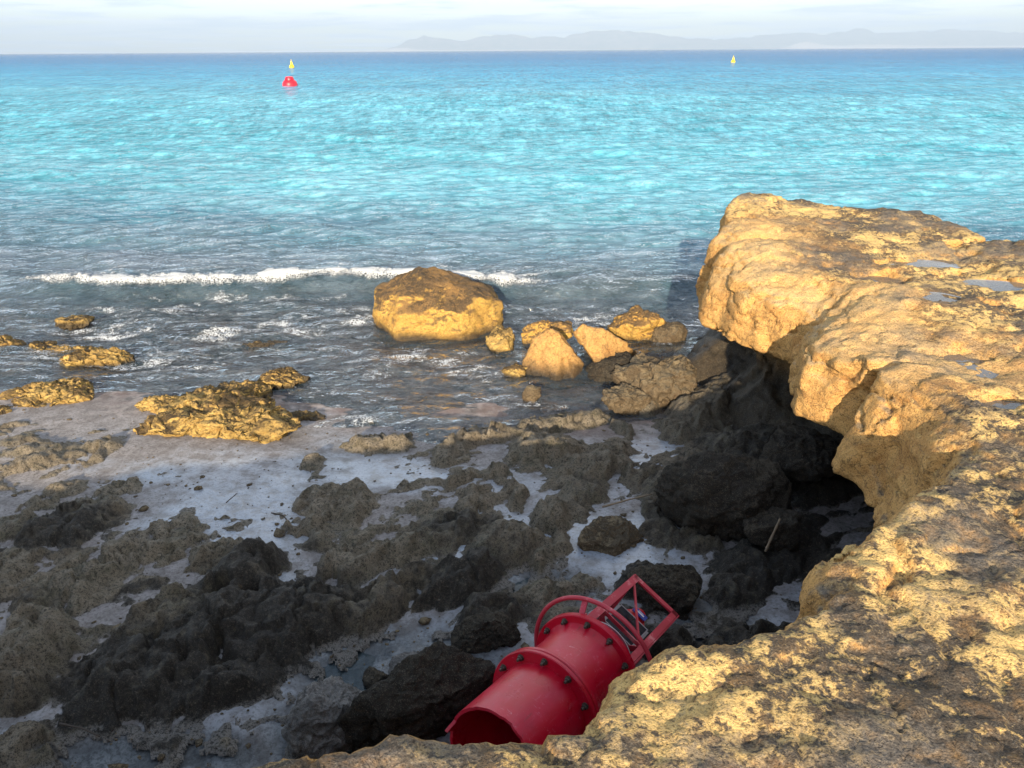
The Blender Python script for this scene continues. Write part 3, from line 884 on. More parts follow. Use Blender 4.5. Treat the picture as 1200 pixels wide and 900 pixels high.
def top_z(x, y):
    z = 1.50 + 0.035 * fbm(x, y, 0, 0.9, 3, seed=401)
    g = lambda cx, cy, rx, ry, a=0.0: np.exp(-(((x - cx) * math.cos(a) + (y - cy) * math.sin(a)) / rx) ** 2 - ((-(x - cx) * math.sin(a) + (y - cy) * math.cos(a)) / ry) ** 2)
    z = z + 0.15 * g(2.55, 8.35, .42, .50) + 0.04 * g(4.0, 8.0, .7, .25, -.2) + 0.06 * g(5.2, 6.7, 1.2, .2)
    z = z + 0.10 * g(2.1, 6.5, .35, .35) + 0.06 * g(2.6, 7.3, .6, .4)
    z = z - 0.07 * g(3.7, 6.2, .9, .9) - 0.04 * g(3.4, 4.6, .6, .5)
    # the brow rolls over towards the rim along the lit face
    rx = np.interp(y, [3.9, 4.1, 4.45, 4.85, 5.25, 5.6, 5.95, 6.35, 6.75, 7.0], [2.0, 1.98, 1.86, 1.92, 2.12, 2.06, 1.86, 1.76, 1.90, 2.12])
    z = z - 0.24 * np.clip(1 - (x - rx) / 0.62, 0, 1.2) ** 2 * sstep(3.95, 4.35, y) * (1 - sstep(6.3, 6.9, y)) * (x > rx - 0.6)
    z = z - 0.16 * np.exp(-((y - 6.98) / 0.10) ** 2) * sstep(2.75, 2.1, x)
    rl = fbm(x, y, 0, 0.75, 4, 0.55, seed=403)
    z = z + 0.045 * (np.floor(rl * 4) + sstep(0.55, 1.0, rl * 4 - np.floor(rl * 4))) / 2 * sstep(1.9, 3.2, y + x * .5)
    z = z + 0.020 * fbm(x, y, 0, 0.28, 3, 0.55, seed=404, ridged=True)
    # the raised slab that slopes down to the rim, broken off at a step behind
    s = (x - 2.0) * 0.72 + (y - 4.9) * 0.70
    z = z + 0.075 * sstep(-0.1, 0.75, s) * (1 - sstep(0.78, 0.84, s + 0.10 * fbm(x, y, 0, .5, 3, seed=411))) * g(2.6, 4.9, 1.1, 1.1)
    z = z + 0.06 * g(3.25, 4.25, .5, .10, -.1)
    # a cracked corner block in the notch and a lower broken step beside it
    cr = np.abs((x - 1.27) * 0.93 + (y - 2.12) * -0.36 + 0.12 * fbm(x, y, 0, .3, 4, .6, seed=415))
    z = z - 0.05 * np.exp(-(cr / 0.03) ** 2) * g(1.2, 2.1, .18, .22) - 0.13 * sstep(0.0, 0.05, -((x - .95) * .5 + (1.93 - y) * .86) + 0.03 * fbm(x, y, 0, .15, 3, seed=416)) * g(.85, 2.02, .22, .16)
    for (px, py, rx, ry, dz) in PUDDLES:
        c = at(px, py, 1.45); ex = at(px + rx, py, 1.45)[0] - c[0]; ey = at(px, py - ry, 1.45)[1] - c[1]
        z = z - 0.085 * np.exp(-(((x - c[0]) / ex) ** 2 + ((y - c[1]) / ey) ** 2) * 0.9)
    return z


PUDDLES = [(1065, 308, 42, 8, 0), (1030, 325, 22, 6, 0), (1170, 336, 36, 8, 0), (1102, 300, 22, 5, 0), (1098, 367, 22, 7, 0), (1190, 362, 24, 5, 0),
           (1138, 432, 36, 14, 0), (1180, 482, 40, 9, 0)]


def seg_dist(px, py, poly):
    """signed distance to the plan polygon (inside positive) and the index weights along the nearest edge"""
    best = np.full(px.shape, 1e9, np.float32)
    par = np.zeros(px.shape + (4,), np.float32)
    inside = np.zeros(px.shape, bool)
    n = len(poly)
    for i in range(n):
        a, b = poly[i], poly[(i + 1) % n]
        dx, dy = b[0] - a[0], b[1] - a[1]
        t = np.clip(((px - a[0]) * dx + (py - a[1]) * dy) / (dx * dx + dy * dy), 0, 1)
        d = np.hypot(px - a[0] - t * dx, py - a[1] - t * dy)
        m = d < best
        best = np.where(m, d, best)
        for k in range(4):
            par[..., k] = np.where(m, a[2 + k] + t * (b[2 + k] - a[2 + k]), par[..., k])
        c = ((a[1] > py) != (b[1] > py))
        xi = a[0] + (py - a[1]) / (dy if abs(dy) > 1e-9 else 1e-9) * dx
        inside ^= c & (px < xi)
    return np.where(inside, best, -best), par


def axis(pts):
    out = [pts[0][0]]
    for (a, s0), (b, s1) in zip(pts[:-1], pts[1:]):
        while out[-1] < b - 1e-6:
            f = (out[-1] - a) / (b - a)
            out.append(min(b, out[-1] + s0 + f * (s1 - s0)))
    return np.array(out, np.float32)


def surface_nets(fv, X, Y, Z):
    s = fv > 0
    c = [s[i:s.shape[0] - 1 + i, j:s.shape[1] - 1 + j, k:s.shape[2] - 1 + k] for i in (0, 1) for j in (0, 1) for k in (0, 1)]
    cnt = sum(a.astype(np.int8) for a in c)
    act = (cnt > 0) & (cnt < 8)
    ids = np.full(act.shape, -1, np.int64)
    I, J, K = np.nonzero(act)
    ids[I, J, K] = np.arange(len(I))
    P = np.zeros((len(I), 3)); N = np.zeros(len(I))
    ax = (X, Y, Z)
    corners = [(i, j, k) for i in (0, 1) for j in (0, 1) for k in (0, 1)]
    for a in corners:
        for d in range(3):
            if a[d]:
                continue
            b = list(a); b[d] = 1
            f0 = fv[I + a[0], J + a[1], K + a[2]]; f1 = fv[I + b[0], J + b[1], K + b[2]]
            m = (f0 > 0) != (f1 > 0)
            t = np.where(m, f0 / np.where(m, f0 - f1, 1), 0)
            idx = (I, J, K)
            for q in range(3):
                p0 = ax[q][idx[q] + a[q]]; p1 = ax[q][idx[q] + b[q]]
                P[:, q] += np.where(m, p0 + t * (p1 - p0), 0)
            N += m
    P /= N[:, None]
    faces = []
    for d in range(3):
        sl0 = [slice(None)] * 3; sl1 = [slice(None)] * 3
        sl0[d] = slice(0, -1); sl1[d] = slice(1, None)
        e = s[tuple(sl0)] != s[tuple(sl1)]
        o1, o2 = [q for q in range(3) if q != d]
        idx = list(np.nonzero(e))
        ok = (idx[o1] > 0) & (idx[o2] > 0) & (idx[o1] < s.shape[o1] - 1) & (idx[o2] < s.shape[o2] - 1)
        idx = [q[ok] for q in idx]
        sg = s[tuple(idx)]
        quad = []
        for (u, v) in ((-1, -1), (0, -1), (0, 0), (-1, 0)):
            j = list(idx); j[o1] = j[o1] + u; j[o2] = j[o2] + v
            quad.append(ids[tuple(j)])
        q = np.stack(quad, 1)
        flip = sg if d != 1 else ~sg
        q = np.where(flip[:, None], q, q[:, ::-1])
        faces.append(q)
    return P, np.concatenate(faces)


def vnormals(V, Q):
    n = np.cross(V[Q[:, 2]] - V[Q[:, 0]], V[Q[:, 3 if Q.shape[1] > 3 else 1]] - V[Q[:, 1 if Q.shape[1] > 3 else 0]])
    out = np.zeros_like(V)
    for k in range(Q.shape[1]):
        for a in range(3):
            out[:, a] += np.bincount(Q[:, k], n[:, a], len(V))
    return out / (np.linalg.norm(out, axis=1, keepdims=True) + 1e-12)


def build_cliff():
    X = axis([(-7, .25), (-2.5, .12), (-1.2, .02), (1.3, .02), (2.2, .024), (3.2, .04), (5.2, .05), (8, .16), (10, .3)])
    Y = axis([(-3.6, .25), (0.6, .12), (1.0, .018), (2.2, .02), (3.5, .026), (7, .036), (9.2, .045)])
    Z = axis([(-0.4, .06), (0.3, .05), (0.8, .024), (1.36, .016), (1.62, .016), (1.86, .03)])
    gx, gy = np.meshgrid(X, Y, indexing='ij')
    far = 0.35 + 0.65 * sstep(2.2, 4.0, gy)
    d, par = seg_dist(gx + far * 0.035 * fbm(gx, gy, 0, .4, 4, .55, seed=421), gy + far * 0.035 * fbm(gx, gy, 0, .4, 4, .55, seed=422), RIM)
    tz = top_z(gx, gy)
    fv = np.empty((len(X), len(Y), len(Z)), np.float32)
    L, zl, Dc, B = (par[..., k] for k in range(4))
    for k, z in enumerate(Z):
        up = -L * np.clip((1.50 - z) / (1.50 - zl), 0, 1.2)
        tt = np.clip((zl - z) / 0.34, 0, 1)
        mid = -L + (Dc + L) * (tt ** 0.75)
        low = Dc + (B - Dc) * sstep(0.50, -0.05, z)
        off = np.where(z >= zl, up, np.where(z > zl - 0.34, mid, low))
        off = np.where(z < zl - 0.30, np.minimum(off, np.maximum(mid, low)), off)
        a = d - off
        b = tz - z
        fv[:, :, k] = np.minimum(a, b) - 0.022 * np.maximum(0, 1 - np.abs(a - b) / 0.09) ** 2
    # broad lumps and clefts near the surface only
    I, J, K = np.nonzero(np.abs(fv) < 0.30)
    x, y, z = X[I], Y[J], Z[K]
    q = fv[I, J, K]
    side = sstep(1.52, 1.36, z)
    n = side * (0.060 * fbm(x, y, z * .8, 0.62, 2, 0.45, seed=431) + 0.035 * np.abs(fbm(x, y, z * .7, 0.33, 2, 0.5, seed=436)))
    sm = side > 0.02
    fc = np.zeros_like(n)
    fc[sm] = facets(x[sm] + .08 * fbm(x[sm], y[sm], z[sm], .3, 2, seed=433), y[sm], z[sm] * .8, 0.60, 434, 0.045, 0.34) + facets(x[sm], y[sm], z[sm], 0.2, 435, 0.008, 0.2)
    n += side * fc
    n += side * 0.016 * fbm(x, y, z * 1.3, 0.12, 2, 0.5, seed=441)
    n += 0.020 * (1 - side) * fbm(x, y, z * 1.4, 0.22, 3, 0.55, seed=451)
    q = q + n
    # cleft between the hanging block and the main face
    a = np.array([2.25, 3.95, 1.62]); b = np.array([1.78, 4.02, .80])
    ab = b - a
    t = np.clip(((x - a[0]) * ab[0] + (y - a[1]) * ab[1] + (z - a[2]) * ab[2]) / (ab @ ab), -0.3, 1)
    dd = np.sqrt((x - a[0] - t * ab[0]) ** 2 * .12 + (y - a[1] - t * ab[1] + 0.05 * noise(x / .2, z / .2, 0, 5)) ** 2 + (z - a[2] - t * ab[2]) ** 2 * .12)
    q = q - 0.11 * np.exp(-(dd / 0.055) ** 2)
    fv[I, J, K] = q
    P, Q = surface_nets(fv, X, Y, Z)
    N = vnormals(P, Q)
    x, y, z = P.T
    upn = sstep(0.5, 0.9, N[:, 2])
    dsp = (0.010 + .008 * upn) * fbm(x, y, z * 1.5, 0.10, 3, 0.6, seed=461) + (0.004 + .008 * upn) * fbm(x, y, z * 2, 0.05, 2, 0.6, seed=471, ridged=True)
    dsp += upn * 0.022 * fbm(x * 0.8, y * 1.3, z, 0.19, 5, 0.62, seed=481, ridged=True)
    # bedding cracks that break the steep faces
    ck = np.abs(fbm(x * .9, y * .9, z * 1.6 + .5 * x, 0.5, 3, 0.5, seed=491))
    dsp -= (0.45 + 0.55 * (1 - upn)) * 0.034 * np.exp(-(ck / 0.020) ** 2)
    P = P + N * dsp[:, None]
    return P, Q


P, Q = build_cliff()
n = vnormals(P, Q)
if n[(P[:, 2] > 1.45), 2].mean() < 0:
    Q = Q[:, ::-1]
rimx = np.interp(P[:, 1], [3.4, 3.9, 4.6, 5.2, 6.3, 7.3, 8.3], [2.15, 2.0, 1.89, 1.95, 1.8, 2.0, 2.3])
bare = sstep(8.0, 7.3, P[:, 1] + 0.5 * fbm(P[:, 0], P[:, 1], P[:, 2], .5, 3, seed=497)) * sstep(1.25, 0.45, P[:, 0] - rimx + 0.7 * fbm(P[:, 0], P[:, 1], 0, .7, 3, seed=495)) * sstep(3.3, 3.9, P[:, 1])
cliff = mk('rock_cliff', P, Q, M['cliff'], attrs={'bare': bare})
tag(cliff, kind='structure', label='overhanging ochre limestone ledge with a dark cave beneath')

for (px, py, rx, ry, dz) in PUDDLES:
    c = at(px, py, 1.45); ex = at(px + rx, py, 1.45)[0] - c[0]; ey = at(px, py - ry, 1.45)[1] - c[1]
    t = np.linspace(0, 2 * np.pi, 40, endpoint=False)
    rr = 1.35 + 0.12 * noise(np.cos(t) * 1.5, np.sin(t) * 1.5, 0, int(px))
    z0 = float(np.mean(top_z(np.array([c[0], c[0] + ex, c[0] - ex]), np.array([c[1], c[1], c[1]])))) + 0.016
    Vp = np.stack([c[0] + ex * rr * np.cos(t), c[1] + ey * rr * np.sin(t), np.full(40, z0)], 1)
    o = mk('puddle', Vp, [tuple(range(40))], M['puddle'], smooth=False)
    tag(o, kind='structure')

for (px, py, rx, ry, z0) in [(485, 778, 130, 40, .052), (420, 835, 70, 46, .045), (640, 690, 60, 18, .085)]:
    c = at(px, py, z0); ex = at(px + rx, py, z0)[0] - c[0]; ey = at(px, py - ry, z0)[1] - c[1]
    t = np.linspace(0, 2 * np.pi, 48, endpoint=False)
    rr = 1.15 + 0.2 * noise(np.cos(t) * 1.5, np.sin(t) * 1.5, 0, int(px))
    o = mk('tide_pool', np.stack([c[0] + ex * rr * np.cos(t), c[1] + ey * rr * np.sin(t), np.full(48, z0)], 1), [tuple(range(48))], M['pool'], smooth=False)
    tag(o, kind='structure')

# ------------------------------------------------------------------ boulders
_bm = bmesh.new()
bmesh.ops.create_icosphere(_bm, subdivisions=6, radius=1.0)
ICO_V = np.array([v.co[:] for v in _bm.verts]); ICO_F = np.array([[v.index for v in f.verts] for f in _bm.faces])
_bm.free()
_bm = bmesh.new()
bmesh.ops.create_icosphere(_bm, subdivisions=5, radius=1.0)
ICO5_V = np.array([v.co[:] for v in _bm.verts]); ICO5_F = np.array([[v.index for v in f.verts] for f in _bm.faces])
_bm.free()


def rock_shape(w, dpt, h, seed, planes=None, rough=0.05, round_=12.0, fine=True, pit=0.0, bend=0.16):
    """closed boulder, its foot at z=0: planes cut a sphere, then cracks and grain roughen it"""
    D = ICO_V if fine else ICO5_V
    r = np.random.default_rng(seed)
    if planes is None:
        planes = []
        for k in range(13):
            v = r.normal(size=3); v /= np.linalg.norm(v)
            planes.append((*v, r.uniform(0.62, 1.0)))
        planes.append((r.normal() * .2, r.normal() * .2, 1, 0.80))
    pl = np.array(planes, float)
    nrm = pl[:, :3] / np.linalg.norm(pl[:, :3], axis=1, keepdims=True)
    s = (w * dpt * h) ** (1 / 3)
    o = seed * 3.7
    # bend the directions first so that no face stays flat and no edge straight
    Dw = D + bend * np.stack([fbm(*(D * 1.0 + o + k * 9.1).T, 0.9, 3, 0.5, seed=seed + k) for k in range(3)], 1)
    Dw /= np.linalg.norm(Dw, axis=1, keepdims=True)
    q = np.maximum(Dw @ nrm.T, 1e-3) / pl[:, 3]
    rad = 1.0 / (np.sum(q ** (round_ * 2), 1) + 0.80 ** (round_ * 2)) ** (1 / (round_ * 2))
    V = D * rad[:, None]
    V = V * np.array([w / 2, dpt / 2, h * 0.62])
    x, y, z = (V + o).T
    for k in range(3):
        V[:, k] += rough * s * (1.9 * fbm(x, y, z, 0.45 * s, 3, 0.5, seed=seed + 40 + k) + 0.9 * fbm(x, y, z, 0.13 * s, 3, 0.6, seed=seed + 50 + k))
    n = rough * s * 0.8 * fbm(x, y, z, 0.20 * s, 4, 0.6, seed=seed + 5, ridged=True)
    n = n + min(0.022, 0.04 * s) * fbm(x, y, z, 0.06, 3, 0.65, seed=seed + 9, ridged=True)
    if pit:
        n = n - pit * s * sstep(0.10, 0.5, fbm(x, y, z, 0.25 * s, 3, 0.6, seed=seed + 31))
    V = V + D * n[:, None]
    V[:, 2] += h * 0.38
    return V


def boulder(name, label, px, py, z0, wpx, h, aspect, mat, seed, planes=None, yaw=0.0, group=None, cat='rock', sink=0.05, **kw):
    """px, py: middle of the front foot in the photograph; wpx its width there"""
    c = at(px, py, z0)
    dist = math.sqrt(c[0] ** 2 + c[1] ** 2 + (z0 - EYE) ** 2)
    w = wpx / F_PX * dist
    dpt = w * aspect
    fine = wpx > 45
    V = rock_shape(w, dpt, h, seed, planes, fine=fine, **kw)
    V[:, 2] -= sink
    o = mk(name, V, ICO_F if fine else ICO5_F, mat)
    o.location = (c[0] * (1 + dpt * 0.42 / c[1]), c[1] + dpt * 0.42, z0)
    o.rotation_euler = (0, 0, yaw)
    tag(o, label, cat, group)
    return o


GS = 'boulders standing in the shallows'
GR = 'low reef outcrops in the shallows'
GB = 'boulders lying on the rock shelf'
boulder('boulder', 'largest boulder, yellow below with a dark brown top, standing in the surf', 514, 394, 0.0, 156, 0.78, .80, M['sea_rock'], 501,
        [(0, -1, .12, .86), (.75, -.6, .15, .90), (-.9, -.45, .25, .80), (.05, -.62, .80, .70), (-.62, -.1, .75, .80), (.55, .1, .75, .72), (0, 1, .3, .8), (.3, 0, 1, .74), (1, .2, 0, .96), (-1, .1, -.1, .97)],
        group=GS, sink=0.12, rough=.035, round_=16)
def hull_boulder(label, pts, mat, seed, group, rough=.012):
    """angular block: the hull of its corners, then worn edges and grain"""
    P3 = np.array([at(*p) for p in pts])
    c = np.array([P3[:, 0].mean(), P3[:, 1].mean(), 0.0])
    bm = bmesh.new()
    for p in P3:
        bm.verts.new(p - c - np.array([0, 0, 0.06 if p[2] < .06 else 0]))
    bmesh.ops.convex_hull(bm, input=bm.verts)
    bmesh.ops.delete(bm, geom=[v for v in bm.verts if not v.link_faces], context='VERTS')
    bmesh.ops.triangulate(bm, faces=bm.faces[:])
    for k in range(6):
        es = [e for e in bm.edges if e.calc_length() > 0.022]
        if not es:
            break
        bmesh.ops.subdivide_edges(bm, edges=es, cuts=1)
        bmesh.ops.triangulate(bm, faces=bm.faces[:])
    bm.normal_update()
    V = np.array([v.co[:] for v in bm.verts]); N = np.array([v.normal[:] for v in bm.verts])
    Fc = np.array([[v.index for v in f.verts] for f in bm.faces])
    bm.free()
    x, y, z = (V + seed).T
    V = V + 0.010 * np.stack([fbm(x, y, z, .22, 3, .55, seed=seed + 7 + k) for k in range(3)], 1)
    n = facets(x, y, z, 0.17, seed + 4, .016, .30) + rough * (1.3 * fbm(x, y, z, .35, 3, .5, seed=seed) + .6 * fbm(x, y, z, .08, 3, .6, seed=seed + 1, ridged=True)) + .008 * fbm(x, y, z, .035, 2, .6, seed=seed + 2)
    o = mk('boulder', V + N * n[:, None], Fc, mat)
    o.location = c
    return tag(o, label, 'rock', group)


hull_boulder('smooth orange triangular boulder left of the orange slab',
             [(616, 440, 0), (652, 450, 0), (684, 443, 0), (614, 424, .10), (622, 402, .28), (642, 384, .46), (656, 392, .42), (684, 430, .08), (676, 420, 0), (630, 402, 0), (664, 402, 0)],
             M['clean_rock'], 511, GS)
hull_boulder('smooth orange slanting slab boulder right of the triangular one',
             [(672, 390, .34), (684, 381, .44), (708, 387, .40), (742, 408, .16), (747, 416, 0), (708, 436, .03), (690, 412, .22), (726, 432, 0), (694, 394, 0), (732, 400, 0)],
             M['clean_rock'], 521, GS)
boulder('boulder', 'small pitted brown boulder behind the two orange boulders', 640, 406, 0.02, 58, 0.30, .8, M['sea_rock'], 531, group=GS, rough=.08)
boulder('boulder', 'yellow brown rock stub at the left foot of the orange boulders', 588, 412, 0.0, 34, 0.26, .9, M['reef_rock'], 541, group=GS, rough=.09)
boulder('boulder', 'small yellow stone just below the left stub', 605, 440, 0.0, 26, 0.14, .9, M['reef_rock'], 551, group=GS, rough=.09)
boulder('boulder', 'little brown stone standing in the water under the triangular boulder', 624, 466, 0.0, 17, 0.16, .9, M['brown_rock'], 561, group=GS, rough=.09)
boulder('boulder', 'jagged half lit boulder at the water edge nearest the cliff foot', 752, 402, 0.0, 66, 0.36, .9, M['sea_rock'], 571, group=GS, rough=.09)
boulder('boulder', 'dark rounded boulder right of the jagged half lit one', 778, 404, 0.0, 34, 0.30, .9, M['brown_rock'], 581, group=GS, rough=.08)
boulder('boulder', 'dark weed covered rock below the orange slab', 722, 446, 0.0, 74, 0.22, .7, M['dark_rock'], 591, group=GS, rough=.10)
boulder('boulder', 'brown pitted boulder between the orange slab and the cliff base', 772, 466, 0.05, 82, 0.38, .8, M['brown_rock'], 601, group=GS, rough=.09)
boulder('boulder', 'low brown boulder with flat top nearest the sea channel', 738, 480, 0.05, 56, 0.20, .8, M['brown_rock'], 611, group=GS, rough=.09)

reef = [(262, 516, 162, 0.173, 0.61, 'long yellow reef slab, widest of the lit outcrops on the left', 621, .5),
        (198, 486, 54, 0.108, 0.77, 'small yellow outcrop with a black knob above the long slab', 631, .6),
        (238, 474, 42, 0.122, 0.88, 'rounded bright yellow stone above the middle of the long slab', 641, .6),
        (296, 470, 52, 0.130, 0.88, 'pitted yellow outcrop above the right end of the long slab', 651, .9),
        (328, 452, 50, 0.115, 0.88, 'dark brown and yellow outcrop farthest right of the cluster', 661, .9),
        (268, 462, 26, 0.086, 0.99, 'small yellow knob between the rounded stone and the pitted outcrop', 671, .6),
        (352, 494, 44, 0.072, 0.66, 'thin low crust of rock beside the right tip of the long slab', 681, .7),
        (62, 472, 84, 0.108, 0.66, 'yellow outcrop at the edge of the wet sand near the left side', 691, .8),
        (122, 432, 66, 0.144, 0.77, 'yellow and dark reef block at the right end of the low ridge', 701, .9),
        (80, 418, 56, 0.086, 0.55, 'thin low ridge of yellow rock running to the reef block', 711, .8),
        (46, 412, 26, 0.115, 0.99, 'small upright knob at the left end of the low ridge', 721, .9),
        (4, 412, 36, 0.130, 0.88, 'yellow rock cut by the left edge of the view', 731, .9),
        (88, 382, 34, 0.094, 0.77, 'small spiky outcrop farthest out in the shallows', 741, .9),
        (2, 486, 24, 0.058, 0.88, 'low rust brown stone on the sand at the left edge', 751, .8),
        (310, 408, 50, 0.043, 0.55, 'flat brown ledge awash beside the white splash', 761, .7)]
for (px, py, w, h, a, lab, sd_, pit) in reef:
    z0 = float(max(0.0, sand_z(np.array([at(px, py, 0)[0]]), np.array([at(px, py, 0)[1]]))[0]))
    boulder('reef_outcrop', lab, px, py, z0, w, h, a, M['reef_rock'], sd_, group=GR, sink=0.035, rough=.105, pit=0.10 * pit)

shelf_rocks = [(498, 866, .10, 160, .42, .42, M['dark_rock'], 'large black boulder against the left side of the red buoy', 801, .62),
               (392, 880, .08, 74, .30, .8, M['grey_rock'], 'rounded grey boulder at the brink left of the black one', 811, 0),
               (497, 796, .06, 58, .09, .8, M['grey_rock'], 'flat oval grey stone lying in the murky pool', 821, 0),
               (440, 802, .06, 30, .07, .8, M['dark_rock'], 'small dark stone in the pool left of the flat oval one', 831, .2),
               (574, 764, .08, 66, .22, .7, M['dark_rock'], 'dark boulder with a thin stick on it above the pool', 841, .3),
               (712, 650, .10, 70, .22, .8, M['brown_rock'], 'rounded brown boulder on the wet sand in front of the black cave boulder', 851, -.2),
               (852, 634, .15, 148, .46, .6, M['dark_rock'], 'biggest black boulder at the mouth of the cave', 861, 0),
               (905, 640, .25, 60, .2, .8, M['dark_rock'], 'small black stone right of the biggest cave boulder', 871, 0),
               (930, 560, .35, 90, .3, .8, M['dark_rock'], 'black slab deep inside the cave', 881, .2),
               (770, 720, .08, 76, .28, .8, M['dark_rock'], 'black boulder behind the lantern frame of the red buoy', 891, .4)]
for (px, py, z0, w, h, a, mt, lab, sd_, yaw) in shelf_rocks:
    boulder('boulder', lab, px, py, z0, w, h, a, mt, sd_, yaw=yaw, group=GB, rough=.06, sink=0.04)

# ------------------------------------------------------------------ sticks
def stick(name, label, pts, r0, r1, mat, cat='stick'):
    pts = [Vector(p) for p in pts]
    sub = []
    for a, b in zip(pts[:-1], pts[1:]):
        for k in range(4):
            sub.append(a.lerp(b, k / 4))
    sub.append(pts[-1])
    V, Fq = [], []
    base = sub[0].copy()
    for i, p in enumerate(sub):
        d = (sub[min(i + 1, len(sub) - 1)] - sub[max(i - 1, 0)]).normalized()
        u = d.cross(Vector((0, 0, 1))); u = u.normalized() if u.length > .01 else Vector((1, 0, 0))
        v = u.cross(d)
        r = r0 + (r1 - r0) * i / (len(sub) - 1)
        r *= 1 + 0.2 * math.sin(i * 2.3)
        for k in range(7):
            t = k / 7 * 2 * math.pi
            V.append(p - base + (u * math.cos(t) + v * math.sin(t)) * r)
        if i:
            for k in range(7):
                Fq.append(((i - 1) * 7 + k, (i - 1) * 7 + (k + 1) % 7, i * 7 + (k + 1) % 7, i * 7 + k))
    Fq.append(tuple(range(6, -1, -1))); Fq.append(tuple((len(sub) - 1) * 7 + k for k in range(7)))
    o = mk(name, V, Fq, mat)
    o.location = base
    tag(o, label, cat)
    return o


stick('driftwood_stick', 'long pale driftwood stick lying across the brown shelf toward the cave boulder',
      [at(706, 594, .30), at(735, 586, .30), at(764, 579, .29)], .007, .005, M['wood'])
stick('driftwood_stick', 'pale driftwood stick leaning among black stones in the cave', [at(897, 646, .45), at(905, 628, .55), at(914, 608, .66)], .008, .006, M['wood'])
stick('twig', 'dark curved twig on the pale wet sand', [at(318, 601, .15), at(332, 604, .15), at(338, 612, .15), at(336, 622, .15), at(332, 628, .15)], .005, .004, M['twig'], 'twig')
stick('twig', 'tiny dark twig on the pale sand left of the curved one', [at(265, 589, .15), at(272, 583, .15), at(278, 578, .15)], .004, .003, M['twig'], 'twig')
stick('twig', 'thin dark twig lying in the sand hollow at lower left', [at(70, 848, .12), at(95, 853, .12), at(117, 863, .12)], .006, .004, M['twig'], 'twig')

# ------------------------------------------------------------------ the stranded red buoy
BP = Vector((0.131, 2.601, 0.397))
ax_, el_ = 0.95, -0.138
BA = Vector((math.cos(el_) * math.cos(ax_), math.cos(el_) * math.sin(ax_), math.sin(el_)))
BU = BA.cross(Vector((0, 0, 1))).normalized()
BV = BU.cross(BA).normalized()
buoy = empty('navigation_buoy')
buoy.matrix_world = Matrix(((BU.x, BV.x, BA.x, BP.x), (BU.y, BV.y, BA.y, BP.y), (BU.z, BV.z, BA.z, BP.z), (0, 0, 0, 1)))
tag(buoy, 'big red steel navigation buoy lying stranded between the rocks, torn open at its foot', 'buoy')


def lathe(profile, n=96, jag=None, close=True):
    """profile: list of (r, z), closed loop when close"""
    t = np.linspace(0, 2 * np.pi, n, endpoint=False)
    V = []
    for k, (r, z) in enumerate(profile):
        dz = jag(t, k) if jag else 0 * t
        V.append(np.stack([r * np.cos(t), r * np.sin(t), z + dz], 1))
    V = np.concatenate(V)
    m = len(profile)
    Fq = []
    for i in range(m if close else m - 1):
        j = (i + 1) % m
        for k in range(n):
            Fq.append((i * n + k, i * n + (k + 1) % n, j * n + (k + 1) % n, j * n + k))
    return V, np.array(Fq)


def part(name, VF, mat, parent, smooth=True, edge=35):
    o = mk(name, VF[0], VF[1], mat, parent, smooth=smooth)
    if smooth:
        try:
            o.data.set_sharp_from_angle(angle=math.radians(edge))
        except Exception:
            pass
    return o


def jag(t, k):
    if k in (0, 5, 1):
        return 0.010 * noise(np.cos(t) * 2.2, np.sin(t) * 2.2, 0, 61) + 0.008 * noise(np.cos(t) * 7, np.sin(t) * 7, 0, 62) - 0.05 * np.exp(-((t - math.radians(168)) / 0.07) ** 2) - 0.03 * np.exp(-((t - math.radians(25)) / 0.09) ** 2)
    return 0 * t


RT = 0.222
lt = [(RT - 0.014, -0.385), (RT, -0.385), (RT, -0.20), (RT, -0.012), (RT - 0.014, -0.012), (RT - 0.014, -0.375)]
part('lower_tube', lathe(lt, 128, jag), M['buoy'], buoy)
# torn lumps of glass fibre on the broken rim
V, Fq = [], []


def ring(ri, ro, z0, z1, n=96, bev=0.004):
    return lathe([(ri, z0), (ro - bev, z0), (ro, z0 + bev), (ro, z1 - bev), (ro - bev, z1), (ri, z1)], n)


fl = [part('flange', ring(RT - .002, .277, -.012, .010), M['buoy'], buoy), part('flange', ring(RT - .002, .272, .018, .042), M['buoy'], buoy),
      part('flange', ring(RT - .004, .277, .355, .390), M['buoy'], buoy)]
part('gasket', ring(RT - .004, .262, .0085, .0195), M['cap'], buoy)
part('upper_tube', lathe([(RT - .012, .040), (RT + .006, .040), (RT, .062), (RT, .30), (RT + .004, .335), (RT + .018, .356), (RT - .012, .356)], 96), M['buoy'], buoy)


def bolt_mesh():
    V, Fq = [], []

    def prism(n, r, z0, z1, ch):
        b = len(V)
        for (rr, z) in ((r, z0), (r, z1 - ch), (r - ch, z1)):
            for k in range(n):
                t = k / n * 2 * math.pi
                V.append((rr * math.cos(t), rr * math.sin(t), z))
        for i in (0, 1):
            for k in range(n):
                Fq.append((b + i * n + k, b + i * n + (k + 1) % n, b + (i + 1) * n + (k + 1) % n, b + (i + 1) * n + k))
        Fq.append(tuple(b + 2 * n + k for k in range(n)))
        Fq.append(tuple(b + k for k in range(n - 1, -1, -1)))
    prism(14, .0165, 0, .0035, .001)
    prism(6, .0135, .0035, .015, .002)
    prism(10, .007, .015, .030, .0015)
    return V, Fq


